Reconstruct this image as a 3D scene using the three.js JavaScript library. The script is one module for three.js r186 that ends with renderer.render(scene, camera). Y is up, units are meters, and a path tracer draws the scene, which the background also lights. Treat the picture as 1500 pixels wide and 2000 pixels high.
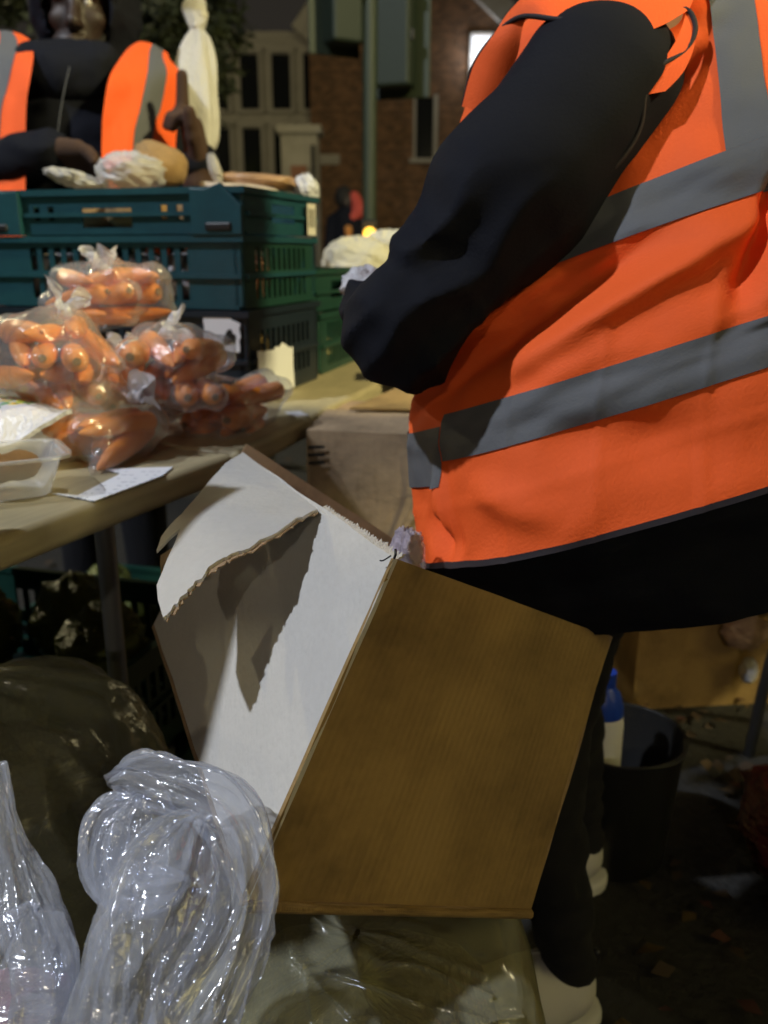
import * as THREE from 'three';
import { ImprovedNoise } from 'three/addons/math/ImprovedNoise.js';
import { mergeGeometries } from 'three/addons/utils/BufferGeometryUtils.js';
import { RoundedBoxGeometry } from 'three/addons/geometries/RoundedBoxGeometry.js';

// ---------------------------------------------------------------- camera, sky, light, exposure
const scene = new THREE.Scene();
const EYE = 1.03, PITCH = Math.atan(510 / 1732.05);
const camera = new THREE.PerspectiveCamera(60, 0.75, 0.05, 400);
camera.position.set(0, EYE, 0);
camera.rotation.set(-PITCH, 0, 0);
camera.focus = 0.7; camera.userData.fStop = 6;
const renderer = new THREE.WebGLRenderer();
renderer.toneMapping = THREE.LinearToneMapping;
renderer.toneMappingExposure = 1;
renderer.shadowMap.enabled = true;
{ // night sky over a town: nearly black, faint warm glow towards the horizon
  const W = 64, H = 32, d = new Float32Array(W * H * 4);
  for (let j = 0; j < H; j++) for (let i = 0; i < W; i++) {
    const e = (j + 0.5) / H - 0.5, g = Math.exp(-Math.abs(e) * 7), o = (j * W + i) * 4;
    d[o] = 0.012 + 0.016 * g; d[o + 1] = 0.011 + 0.013 * g; d[o + 2] = 0.011 + 0.007 * g; d[o + 3] = 1;
  }
  const t = new THREE.DataTexture(d, W, H, THREE.RGBAFormat, THREE.FloatType);
  t.mapping = THREE.EquirectangularReflectionMapping; t.magFilter = THREE.LinearFilter; t.needsUpdate = true;
  scene.background = t; scene.environment = t;
}
const moon = new THREE.DirectionalLight(0xcfd8ff, 0.004);
moon.position.set(-20, 40, 10); moon.castShadow = true; moon.name = 'moonlight'; scene.add(moon); scene.add(moon.target);
Object.assign(moon.shadow.camera, { left: -40, right: 40, top: 40, bottom: -40, near: 1, far: 120 });
const COOL = { at: [-4.0, 6.4, 0.3], color: [0.83, 0.89, 1.0], power: 106, size: 5, w: 0.3 };      // white LED street lamp beside the stall
const WARM = { at: [6.15, 6.4, 1.4], color: [1.0, 0.88, 0.45], power: 250, size: 17, w: 0.8 };         // sodium street lamp behind
const FAR_LAMP = { at: [13.5, 8.5, -20], color: [1.0, 0.84, 0.45], power: 30, size: 6, w: 0.4 };      // next lamp down the street
const BACK_LAMP = { at: [-2.5, 8.5, 17], color: [1.0, 0.88, 0.68], power: 85, size: 8, w: 0.4 };       // the lamp up the street, behind the photographer
const FAR_LAMP2 = { at: [-13.5, 8.5, -15], color: [1.0, 0.86, 0.5], power: 170, size: 6, w: 0.4 };

// ---------------------------------------------------------------- helpers
let seed = 7;
const rnd = () => { seed = (seed * 1664525 + 1013904223) >>> 0; return seed / 4294967296; };
const rr = (a, b) => a + (b - a) * rnd();
const V = (x, y, z) => new THREE.Vector3(x, y, z);
const perlin = new ImprovedNoise();
const noise = (x, y, z) => perlin.noise(x + 91.3, y + 47.7, z + 13.1);
const fbm = (x, y, z, o = 4) => { let s = 0, a = 0.5; for (let i = 0; i < o; i++) { s += a * noise(x, y, z); x *= 2.03; y *= 2.03; z *= 2.03; a *= 0.5; } return s; };
const ridge = (x, y, z) => 1 - Math.min(1, Math.abs(noise(x, y, z)) * 2.2);
const FPX = 1732.05, CP = Math.cos(PITCH), SP = Math.sin(PITCH);
function at(px, py, depth) {                    // a point of the place from where the photograph shows it and how far it stands
  const x = (px - 750) / FPX, y = (1000 - py) / FPX;
  return V(x * depth, EYE + depth * (y * CP - SP), depth * (-y * SP - CP));
}
const lerp = (a, b, t) => a + (b - a) * t, clamp = (x, a, b) => Math.max(a, Math.min(b, x));
const smooth = (a, b, x) => { const t = clamp((x - a) / (b - a), 0, 1); return t * t * (3 - 2 * t); };

const taken = {};
function numbered(name) { const n = taken[name] = (taken[name] ?? -1) + 1; return n ? `${name}_${String(n).padStart(3, '0')}` : name; }
function tag(o, label, category, group) { o.userData.label = label; o.userData.category = category; if (group) o.userData.group = group; return o; }
function thing(name, label, category, base = V(0, 0, 0), group) {
  const o = new THREE.Group(); o.name = numbered(name); o.position.copy(base); scene.add(o);
  return tag(o, label, category, group);
}
const rootOf = (o) => { while (o.parent && o.parent !== scene) o = o.parent; return o; };
function part(name, geo, mat, parent, world = true) {   // geometry given in the place's own metres, kept relative to the thing's base
  const m = new THREE.Mesh(geo, mat); m.name = name; m.castShadow = m.receiveShadow = true;
  if (world) { const p = rootOf(parent).position; geo.translate(-p.x, -p.y, -p.z); }
  parent.add(m); return m;
}
function single(name, geo, mat, label, category, group) {
  geo.computeBoundingBox(); const b = geo.boundingBox, c = V((b.min.x + b.max.x) / 2, b.min.y, (b.min.z + b.max.z) / 2);
  geo.translate(-c.x, -c.y, -c.z);
  const m = new THREE.Mesh(geo, mat); m.name = numbered(name); m.position.copy(c); m.castShadow = m.receiveShadow = true; scene.add(m);
  return tag(m, label, category, group);
}
function struct(name, geo, mat) { const m = new THREE.Mesh(geo, mat); m.name = name; m.receiveShadow = m.castShadow = true; m.userData.kind = 'structure'; scene.add(m); return m; }
function box(w, h, d, x, y, z, ry = 0) { const g = new THREE.BoxGeometry(w, h, d); if (ry) g.rotateY(ry); g.translate(x, y, z); return g; }
function rbox(w, h, d, r, x, y, z, ry = 0) { const g = new RoundedBoxGeometry(w, h, d, 2, r); if (ry) g.rotateY(ry); g.translate(x, y, z); return g; }
const merge = (list) => mergeGeometries(list.map((g) => (g.index ? g.toNonIndexed() : g)));
function tube(points, r, seg = 24, rad = 8, closed = false) { return new THREE.TubeGeometry(new THREE.CatmullRomCurve3(points, closed), seg, r, rad, closed); }
function rod(a, b, r, rad = 10) {
  const g = new THREE.CylinderGeometry(r, r, a.distanceTo(b), rad); const q = new THREE.Quaternion().setFromUnitVectors(V(0, 1, 0), b.clone().sub(a).normalize());
  g.applyQuaternion(q); const m = a.clone().add(b).multiplyScalar(0.5); g.translate(m.x, m.y, m.z); return g;
}
function gridGeo(nu, nv, fn, uvs = [1, 1], closedU = false) {          // a sheet through fn(u, v)
  const pos = [], uv = [], idx = [];
  for (let j = 0; j <= nv; j++) for (let i = 0; i <= nu; i++) { const p = fn(i / nu, j / nv); pos.push(p.x, p.y, p.z); uv.push(i / nu * uvs[0], j / nv * uvs[1]); }
  for (let j = 0; j < nv; j++) for (let i = 0; i < nu; i++) { const a = j * (nu + 1) + i, b = a + 1, c = a + nu + 1, d = c + 1; idx.push(a, b, d, a, d, c); }
  const g = new THREE.BufferGeometry(); g.setAttribute('position', new THREE.Float32BufferAttribute(pos, 3)); g.setAttribute('uv', new THREE.Float32BufferAttribute(uv, 2)); g.setIndex(idx);
  g.computeVertexNormals();
  if (closedU) { const n = g.attributes.normal; for (let j = 0; j <= nv; j++) { const a = j * (nu + 1), b = a + nu; const s = V(n.getX(a) + n.getX(b), n.getY(a) + n.getY(b), n.getZ(a) + n.getZ(b)).normalize(); n.setXYZ(a, s.x, s.y, s.z); n.setXYZ(b, s.x, s.y, s.z); } }
  return g;
}
function slabGeo(nu, nv, fn, thick, uvs = [1, 1]) {                    // a sheet with thickness: front, back and rim
  const eps = 1e-3, nrm = (u, v) => { const a = fn(Math.min(1, u + eps), v).sub(fn(Math.max(0, u - eps), v)), b = fn(u, Math.min(1, v + eps)).sub(fn(u, Math.max(0, v - eps))); return a.cross(b).normalize(); };
  const front = gridGeo(nu, nv, fn, uvs), back = gridGeo(nu, nv, (u, v) => fn(1 - u, v).addScaledVector(nrm(1 - u, v), -thick), uvs);
  const edge = [];
  const strip = (f) => edge.push(gridGeo(Math.max(nu, nv), 1, (t, k) => { const [u, v] = f(t); return fn(u, v).addScaledVector(nrm(u, v), -thick * k); }, [uvs[0], 0.01]));
  strip((t) => [1 - t, 0]); strip((t) => [t, 1]); strip((t) => [0, t]); strip((t) => [1, 1 - t]);
  return merge([front, back, ...edge]);
}
function metric(g, s = 1) {                       // uv in metres by the dominant axis of each face
  if (g.index) g = g.toNonIndexed();
  const p = g.attributes.position, n = p.count, uv = new Float32Array(n * 2);
  for (let i = 0; i < n; i += 3) {
    const a = V().fromBufferAttribute(p, i), b = V().fromBufferAttribute(p, i + 1), c = V().fromBufferAttribute(p, i + 2), f = b.clone().sub(a).cross(c.clone().sub(a));
    const ax = Math.abs(f.x), ay = Math.abs(f.y), az = Math.abs(f.z);
    [a, b, c].forEach((q, k) => { const [s1, t1] = ax > ay && ax > az ? [q.z, q.y] : ay > az ? [q.x, q.z] : [q.x, q.y]; uv[(i + k) * 2] = s1 * s; uv[(i + k) * 2 + 1] = t1 * s; });
  }
  g.setAttribute('uv', new THREE.BufferAttribute(uv, 2)); return g;
}
// signed distances, joined softly and meshed by surface nets
const cone = (a, b, ra, rb) => { const ab = b.clone().sub(a), l2 = Math.max(1e-9, ab.lengthSq()); return { a, b, ra, rb, d: (x, y, z) => { const px = x - a.x, py = y - a.y, pz = z - a.z, t = clamp((px * ab.x + py * ab.y + pz * ab.z) / l2, 0, 1); return Math.hypot(px - ab.x * t, py - ab.y * t, pz - ab.z * t) - (ra + (rb - ra) * t); } }; };
const ball = (c, rx, ry = rx, rz = rx, turn = 0) => { const m = Math.min(rx, ry, rz), cs = Math.cos(turn), sn = Math.sin(turn); return { a: c, b: c, ra: Math.max(rx, ry, rz), rb: Math.max(rx, ry, rz), d: (x, y, z) => { let dx = x - c.x, dz = z - c.z; const dy = y - c.y; if (turn) [dx, dz] = [dx * cs - dz * sn, dx * sn + dz * cs]; const k = Math.hypot(dx / rx, dy / ry, dz / rz), k2 = Math.hypot(dx / rx / rx, dy / ry / ry, dz / rz / rz); return k < 1e-6 ? -m : k * (k - 1) / k2; } }; };
const smin = (a, b, k) => { const h = Math.max(k - Math.abs(a - b), 0) / k; return Math.min(a, b) - h * h * k * 0.25; };
function field(prims, k, grow = 0) { return (x, y, z) => { let d = 1e3; for (const p of prims) d = smin(d, p.d(x, y, z), p.k ?? k); return d - grow; }; }
function bounds(prims, pad) { const lo = V(1e9, 1e9, 1e9), hi = V(-1e9, -1e9, -1e9); for (const p of prims) for (const [c, r] of [[p.a, p.ra], [p.b, p.rb]]) { lo.min(V(c.x - r, c.y - r, c.z - r)); hi.max(V(c.x + r, c.y + r, c.z + r)); } return [lo.addScalar(-pad), hi.addScalar(pad)]; }
function nets(f, [lo, hi], cell, uvScale = 1) {
  const nx = Math.ceil((hi.x - lo.x) / cell) + 1, ny = Math.ceil((hi.y - lo.y) / cell) + 1, nz = Math.ceil((hi.z - lo.z) / cell) + 1;
  const val = new Float32Array(nx * ny * nz), id = (i, j, k) => i + nx * (j + ny * k);
  for (let k = 0; k < nz; k++) for (let j = 0; j < ny; j++) for (let i = 0; i < nx; i++) val[id(i, j, k)] = f(lo.x + i * cell, lo.y + j * cell, lo.z + k * cell);
  const vid = new Int32Array(nx * ny * nz).fill(-1), pos = [], idx = [];
  for (let k = 0; k < nz - 1; k++) for (let j = 0; j < ny - 1; j++) for (let i = 0; i < nx - 1; i++) {
    let sx = 0, sy = 0, sz = 0, n = 0;
    const c = [];
    for (let q = 0; q < 8; q++) c.push(val[id(i + (q & 1), j + (q >> 1 & 1), k + (q >> 2))]);
    let neg = 0; for (const v of c) if (v < 0) neg++;
    if (neg === 0 || neg === 8) continue;
    for (const [p, q] of EDGES) if ((c[p] < 0) !== (c[q] < 0)) { const t = c[p] / (c[p] - c[q]); sx += (p & 1) + ((q & 1) - (p & 1)) * t; sy += (p >> 1 & 1) + ((q >> 1 & 1) - (p >> 1 & 1)) * t; sz += (p >> 2) + ((q >> 2) - (p >> 2)) * t; n++; }
    vid[id(i, j, k)] = pos.length / 3; pos.push(lo.x + (i + sx / n) * cell, lo.y + (j + sy / n) * cell, lo.z + (k + sz / n) * cell);
  }
  const quad = (a, b, c, d, flip) => { if (a < 0 || b < 0 || c < 0 || d < 0) return; if (flip) idx.push(a, c, b, a, d, c); else idx.push(a, b, c, a, c, d); };
  for (let k = 1; k < nz - 1; k++) for (let j = 1; j < ny - 1; j++) for (let i = 1; i < nx - 1; i++) {
    const v = val[id(i, j, k)] < 0;
    if (v !== val[id(i + 1, j, k)] < 0) quad(vid[id(i, j - 1, k - 1)], vid[id(i, j, k - 1)], vid[id(i, j, k)], vid[id(i, j - 1, k)], !v);
    if (v !== val[id(i, j + 1, k)] < 0) quad(vid[id(i - 1, j, k - 1)], vid[id(i - 1, j, k)], vid[id(i, j, k)], vid[id(i, j, k - 1)], !v);
    if (v !== val[id(i, j, k + 1)] < 0) quad(vid[id(i - 1, j - 1, k)], vid[id(i, j - 1, k)], vid[id(i, j, k)], vid[id(i - 1, j, k)], !v);
  }
  const g = new THREE.BufferGeometry(); g.setAttribute('position', new THREE.Float32BufferAttribute(pos, 3)); g.setIndex(idx);
  const uv = []; for (let i = 0; i < pos.length; i += 3) uv.push((pos[i] + pos[i + 2] * 0.7) * uvScale, (pos[i + 1] + pos[i + 2] * 0.3) * uvScale);
  g.setAttribute('uv', new THREE.Float32BufferAttribute(uv, 2)); g.computeVertexNormals(); return g;
}
const EDGES = [[0, 1], [2, 3], [4, 5], [6, 7], [0, 2], [1, 3], [4, 6], [5, 7], [0, 4], [1, 5], [2, 6], [3, 7]];

// ---------------------------------------------------------------- textures and materials
function tex(n, fn, srgb = false, rep = 1) {
  const d = new Uint8Array(n * n * 4);
  for (let j = 0; j < n; j++) for (let i = 0; i < n; i++) { const c = fn(i / n, j / n), o = (j * n + i) * 4; d[o] = clamp(c[0], 0, 1) * 255; d[o + 1] = clamp(c[1], 0, 1) * 255; d[o + 2] = clamp(c[2], 0, 1) * 255; d[o + 3] = 255; }
  const t = new THREE.DataTexture(d, n, n); t.wrapS = t.wrapT = THREE.RepeatWrapping; t.magFilter = THREE.LinearFilter; t.minFilter = THREE.LinearMipmapLinearFilter; t.generateMipmaps = true;
  if (srgb) t.colorSpace = THREE.SRGBColorSpace; t.repeat.set(rep, rep); t.needsUpdate = true; return t;
}
const tile = (f) => (u, v) => { const w = (x) => x * x * (3 - 2 * x); return lerp(lerp(f(u, v), f(u - 1, v), w(u)), lerp(f(u, v - 1), f(u - 1, v - 1), w(u)), w(v)); };
const g3 = (x) => [x, x, x];
const nA = tile((u, v) => fbm(u * 9, v * 9, 2, 5)), nB = tile((u, v) => fbm(u * 40, v * 40, 5, 3)), nFib = tile((u, v) => fbm(u * 10, v * 90, 8, 3)), nBig = tile((u, v) => fbm(u * 3.2, v * 3.2, 4, 3));
const clothBump = tex(512, (u, v) => g3(0.5 + 0.22 * Math.sin(u * 512 * 0.7) * Math.sin(v * 512 * 0.7) + 0.5 * nB(u, v)));
const paperBump = tex(512, (u, v) => g3(0.5 + 0.55 * nB(u, v) + 0.3 * nA(u, v)));
const flute = tex(256, (u, v) => g3(0.5 + 0.25 * Math.sin(u * Math.PI * 2 * 32) + 0.5 * nB(u, v)));
const kraftMap = tex(512, (u, v) => { const m = 0.84 + 0.42 * nA(u, v) + 0.2 * nB(u, v) + 0.12 * nFib(v, u) + 1.05 * nBig(u, v); return [m, m * (0.985 + 0.05 * nBig(u, v)), m * (0.96 + 0.08 * nBig(v, u))]; });
const whiteMap = tex(512, (u, v) => { const m = 0.93 + 0.07 * nA(u, v) + 0.06 * nB(u, v); const s = Math.max(0, nBig(u, v) - 0.14) * 0.3; return [m - s * 0.4, m - s * 0.6, m - s]; });
const woodMap = tex(512, (u, v) => { const r = nFib(u, v), b = nA(u, v), k = 0.82 + 0.28 * r + 0.2 * b; return [k, k * 0.985, k * 0.94]; });
const grimeMap = tex(512, (u, v) => { const m = 0.85 + 0.28 * nA(u, v) + 0.15 * nB(u, v); return [m, m, m]; });
const asphaltMap = tex(512, (u, v) => { const m = 0.62 + 0.7 * tileSpeck(u, v) + 0.3 * nA(u, v); return [m, m, m * 0.96]; });
function tileSpeck(u, v) { return nB(u, v) + 0.35 * (((Math.sin(Math.floor(u * 512) * 12.9898 + Math.floor(v * 512) * 78.233) * 43758.5453) % 1 + 1) % 1 - 0.5); }
const knitBump = tex(256, (u, v) => g3(0.5 + 0.35 * Math.sin(v * Math.PI * 2 * 40 + Math.sin(u * Math.PI * 80) * 1.2) + 0.4 * nB(u, v)));
const wrinkleBump = tex(1024, (u, v) => { const f = tile((a, b) => ridge(a * 7, b * 7, 1.7) * 0.5 + ridge(a * 15 + 3, b * 15, 4.7) * 0.3 + ridge(a * 33, b * 33 + 8, 9.1) * 0.14); return g3(f(u, v)); });
const facetBump = tex(1024, (u, v) => g3(0.5 * facet(u * 14 + 0.5 * nBig(u, v), v * 14 + 0.5 * nBig(v, u), 2, 14) + 0.28 * facet(u * 34 + nBig(u, v), v * 34 + nBig(v, u), 5, 34) + 0.12 * facet(u * 80, v * 80, 7, 80)));
const brickMap = tex(512, (u, v) => { const row = Math.floor(v * 16), x = (u * 6 + (row % 2) * 0.5) % 1, y = (v * 16) % 1; const mort = x < 0.035 || y < 0.1; const h = ((Math.sin(row * 91.7 + Math.floor(u * 6 + (row % 2) * 0.5) * 37.3) * 9871.3) % 1 + 1) % 1; const k = 0.75 + 0.4 * h + 0.3 * nB(u, v); return mort ? [0.5, 0.47, 0.4] : [0.5 * k, 0.36 * k, 0.26 * k]; }, true);
const std = (o) => new THREE.MeshStandardMaterial({ roughness: 0.8, side: THREE.DoubleSide, ...o });
const lin = (r, g, b) => new THREE.Color().setRGB(r, g, b);
const rep = (t, x, y = x) => { const c = t.clone(); c.repeat.set(x, y); c.needsUpdate = true; return c; };
const M = {
  kraft: std({ color: lin(0.37, 0.24, 0.09), map: rep(kraftMap, 2.3), bumpMap: rep(flute, 4.2), bumpScale: 0.0007, roughness: 0.8 }),
  kraftIn: std({ color: lin(0.40, 0.27, 0.15), map: rep(kraftMap, 3), roughness: 0.9 }),
  board: std({ color: lin(0.62, 0.60, 0.56), map: rep(whiteMap, 2.5), bumpMap: rep(paperBump, 3.2), bumpScale: 0.0011, roughness: 0.62 }),
  torn: std({ color: lin(0.68, 0.62, 0.52), bumpMap: rep(paperBump, 9), bumpScale: 0.002, roughness: 0.95 }),
  greyCarton: std({ color: lin(0.42, 0.31, 0.195), map: rep(kraftMap, 1.7), bumpMap: rep(paperBump, 2), bumpScale: 0.0012, roughness: 0.85 }),
  wood: std({ color: lin(0.47, 0.405, 0.25), map: rep(woodMap, 1.3), bumpMap: rep(woodMap, 1.3), bumpScale: 0.0006, roughness: 0.6 }),
  teal: std({ color: lin(0.012, 0.072, 0.092), map: rep(grimeMap, 3), roughness: 0.42 }),
  green: std({ color: lin(0.012, 0.058, 0.042), map: rep(grimeMap, 3), roughness: 0.42 }),
  navy: std({ color: lin(0.012, 0.022, 0.034), map: rep(grimeMap, 3), roughness: 0.35 }),
  vest: std({ color: lin(0.95, 0.12, 0.012), bumpMap: rep(paperBump, 8), bumpScale: 0.0006, roughness: 0.78 }),
  tape: std({ color: lin(0.112, 0.116, 0.125), bumpMap: rep(paperBump, 9), bumpScale: 0.0004, roughness: 0.75 }),
  piping: std({ color: lin(0.018, 0.012, 0.016), roughness: 0.8 }),
  jacket: new THREE.MeshPhysicalMaterial({ color: lin(0.0105, 0.0115, 0.017), bumpMap: rep(paperBump, 9), bumpScale: 0.0005, roughness: 0.8, specularIntensity: 0.2, side: THREE.DoubleSide }),
  trousers: std({ color: lin(0.005, 0.005, 0.007), roughness: 0.95 }),
  shoe: std({ color: lin(0.55, 0.54, 0.52), bumpMap: rep(clothBump, 12), bumpScale: 0.0004, roughness: 0.65 }),
  sole: std({ color: lin(0.6, 0.6, 0.58), roughness: 0.6 }),
  skinDark: std({ color: lin(0.035, 0.02, 0.014), roughness: 0.55 }),
  skin: std({ color: lin(0.42, 0.25, 0.17), roughness: 0.55 }),
  hair: std({ color: lin(0.012, 0.01, 0.009), bumpMap: rep(paperBump, 20), bumpScale: 0.004, roughness: 0.75 }),
  eye: std({ color: lin(0.6, 0.58, 0.55), roughness: 0.2 }),
  glove: std({ color: lin(0.075, 0.04, 0.025), bumpMap: rep(knitBump, 9), bumpScale: 0.0015, roughness: 0.95 }),
  carrot: std({ color: lin(0.86, 0.275, 0.025), roughness: 0.48, bumpMap: rep(grimeMap, 2, 14), bumpScale: 0.0008 }),
  carrotEnd: std({ color: lin(0.24, 0.13, 0.04), roughness: 0.9 }),
  bread: std({ color: lin(0.50, 0.31, 0.13), map: rep(grimeMap, 5), bumpMap: rep(paperBump, 10), bumpScale: 0.002, roughness: 0.8 }),
  paper: std({ color: lin(0.78, 0.78, 0.8), roughness: 0.7 }),
  black: std({ color: lin(0.012, 0.012, 0.012), roughness: 0.45 }),
  poleGreen: std({ color: lin(0.04, 0.055, 0.032), map: rep(grimeMap, 2), roughness: 0.55 }),
  stucco: std({ color: lin(0.48, 0.45, 0.4), map: rep(grimeMap, 0.3), roughness: 0.9 }),
  brick: std({ color: lin(0.9, 0.9, 0.9), map: rep(brickMap, 0.74), roughness: 0.9 }),
  slate: std({ color: lin(0.05, 0.05, 0.055), roughness: 0.7 }),
  glassDark: std({ color: lin(0.01, 0.012, 0.014), roughness: 0.08 }),
  asphalt: std({ color: lin(0.024, 0.023, 0.021), map: rep(asphaltMap, 1.6), bumpMap: rep(asphaltMap, 1.6), bumpScale: 0.005, roughness: 0.8 }),
  kerb: std({ color: lin(0.25, 0.24, 0.22), map: rep(grimeMap, 2), roughness: 0.9 }),
  bark: std({ color: lin(0.07, 0.05, 0.035), bumpMap: rep(paperBump, 3), bumpScale: 0.02, roughness: 0.95 }),
  steel: std({ color: lin(0.3, 0.3, 0.31), roughness: 0.45, metalness: 0.7 }),
  net: std({ color: lin(0.22, 0.03, 0.02), roughness: 0.8, bumpMap: rep(knitBump, 4), bumpScale: 0.003 }),
};
const film = (o = {}) => new THREE.MeshPhysicalMaterial({ color: lin(0.93, 0.94, 0.96), transmission: 0.84, thickness: 0, roughness: 0.13, ior: 1.55, side: THREE.DoubleSide, bumpMap: rep(wrinkleBump, 3), bumpScale: 0.003, ...o });
const FILM = {
  carrot: film({ transmission: 0.87, roughness: 0.17, bumpMap: rep(wrinkleBump, 9), bumpScale: 0.0022 }),
  clear: film({ color: lin(0.9, 0.92, 0.97), transmission: 0.78, roughness: 0.115, ior: 1.85, bumpMap: rep(facetBump, 1.6), bumpScale: 0.0028 }),
  haze: film({ color: lin(0.74, 0.74, 0.56), transmission: 0.8, roughness: 0.24, ior: 1.6, bumpMap: rep(facetBump, 1.5), bumpScale: 0.009 }),
  taut: film({ color: lin(0.76, 0.74, 0.5), transmission: 0.76, roughness: 0.17, ior: 1.8, bumpMap: rep(facetBump, 1.6), bumpScale: 0.003 }),
  milky: film({ color: lin(0.85, 0.82, 0.74), transmission: 0.4, roughness: 0.5, bumpMap: rep(wrinkleBump, 4), bumpScale: 0.003 }),
  milkyTail: film({ color: lin(0.85, 0.85, 0.9), transmission: 0.42, roughness: 0.3, bumpMap: rep(facetBump, 3), bumpScale: 0.003 }),
  tray: film({ transmission: 0.72, roughness: 0.2, bumpMap: null }),
  white: std({ color: lin(0.78, 0.78, 0.82), roughness: 0.35, bumpMap: rep(wrinkleBump, 4), bumpScale: 0.003 }),
};

// ---------------------------------------------------------------- ground, kerb, leaf litter
{
  struct('ground', metric(new THREE.PlaneGeometry(260, 260, 1, 1).rotateX(-Math.PI / 2)), M.asphalt);
  struct('pavement', metric(box(60, 0.12, 3.6, 4, 0.06, -13.6)), M.kerb);
  const lg = new THREE.BufferGeometry();
  lg.setAttribute('position', new THREE.Float32BufferAttribute([0, 0, 0, 0.5, 0.12, 0.3, 1, 0, 0, 0.5, 0.1, -0.32], 3)); lg.setIndex([0, 1, 3, 1, 2, 3]); lg.computeVertexNormals();
  const litter = new THREE.InstancedMesh(lg, std({ color: lin(1, 1, 1), roughness: 0.7 }), 900); litter.name = 'leaf_litter';
  const m4 = new THREE.Matrix4(), q = new THREE.Quaternion(), c = new THREE.Color();
  for (let i = 0; i < 900; i++) {
    const near = i < 420, z = near ? rr(-3.2, -0.9) : rr(-9, -1.5), x = near ? rr(0.35, 1.6) : rr(-4, 5), s = rr(0.018, 0.05);
    q.setFromEuler(new THREE.Euler(rr(-0.35, 0.35), rr(0, 6.3), rr(-0.3, 0.3)));
    litter.setMatrixAt(i, m4.compose(V(x, 0.008 + rnd() * 0.012, z), q, V(s, s, s)));
    const k = rnd(); litter.setColorAt(i, k < 0.55 ? c.setRGB(0.035, 0.02, 0.01) : k < 0.8 ? c.setRGB(0.075, 0.045, 0.012) : c.setRGB(0.05, 0.014, 0.01));
  }
  litter.userData = { kind: 'stuff', label: 'fallen brown and yellow leaves scattered over the dark tarmac', category: 'leaves' }; scene.add(litter);
}

// ---------------------------------------------------------------- street lamps (all stand outside the frame)
function streetLamp({ at: [x, y, z], color, power, size, w }, label, lean) {
  const t = thing('street_lamp', label, 'street lamp', V(x, 0, z), undefined);
  const px = x + lean * 1.1;
  part('post', rod(V(px, 0, z), V(px, y + 0.25, z), 0.07, 14), M.poleGreen, t);
  part('arm', rod(V(px, y + 0.25, z), V(x, y + 0.16, z), 0.04, 10), M.poleGreen, t);
  const h = part('lamp_head', rbox(w + 0.15, 0.09, w * 0.8 + 0.1, 0.04, x, y + 0.13, z), M.poleGreen, t);
  part('lamp_glass', rbox(w, 0.03, w * 0.8, 0.012, x, y + 0.075, z), new THREE.MeshStandardMaterial({ color: 0x222222, emissive: new THREE.Color().setRGB(...color), emissiveIntensity: 6 }), h);
  const l = new THREE.PointLight(new THREE.Color().setRGB(...color), power, 0, 2); l.position.set(0, y - 0.02 - size * 0.02, 0); l.castShadow = true; l.shadow.radius = size; l.name = 'lamp_light'; t.add(l);
}
streetLamp(COOL, 'white street lamp standing behind the crates beside the stall', -1);
streetLamp(WARM, 'yellow street lamp standing behind the photographer', 1);
streetLamp(BACK_LAMP, 'yellow street lamp up the road on the photographer’s side', -1);
streetLamp(FAR_LAMP, 'yellow street lamp further down the road by the brick house', 1);
streetLamp(FAR_LAMP2, 'yellow street lamp further down the road by the dark trees', -1);

// ---------------------------------------------------------------- gazebo over the photographer: its canopy keeps the yellow lamp off the ground and the lower things
{
  const t = thing('pop_up_gazebo', 'dark pop-up gazebo standing over the photographer', 'gazebo', V(1.73, 0, -0.27)); t.rotation.y = 0.15;
  const x0 = -0.29, x1 = 2.6, z0 = 0, z1 = 2.6, y = 2.3, cl = new THREE.MeshPhysicalMaterial({ color: lin(0.8, 0.74, 0.5), transmission: 0.75, thickness: 0, roughness: 1, side: THREE.DoubleSide });
  part('canopy', gridGeo(20, 20, (u, v) => V(lerp(x0, x1, u), y + 0.75 * Math.min(1, 2 * Math.min(u, 1 - u)) * Math.min(1, 2 * Math.min(v, 1 - v)), lerp(z0, z1, v)), [3, 3]), cl, t, false);
  part('valance', merge([box(x1 - x0, 0.2, 0.006, (x0 + x1) / 2, y - 0.1 + 0.2, z0 - 0.004), box(x1 - x0, 0.2, 0.006, (x0 + x1) / 2, y - 0.1, z1 + 0.004), box(0.006, 0.2, z1 - z0, x0 - 0.004, y + 0.1, (z0 + z1) / 2), box(0.006, 0.2, z1 - z0, x1 + 0.004, y - 0.1, (z0 + z1) / 2)]), cl, t, false);
  for (const x of [x0 + 0.06, x1 - 0.06]) for (const z of [z0 + 0.5, z1 - 0.06]) part('leg', rod(V(x, 0, z), V(x, y - 0.02, z), 0.018), M.steel, t, false);
}

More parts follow.
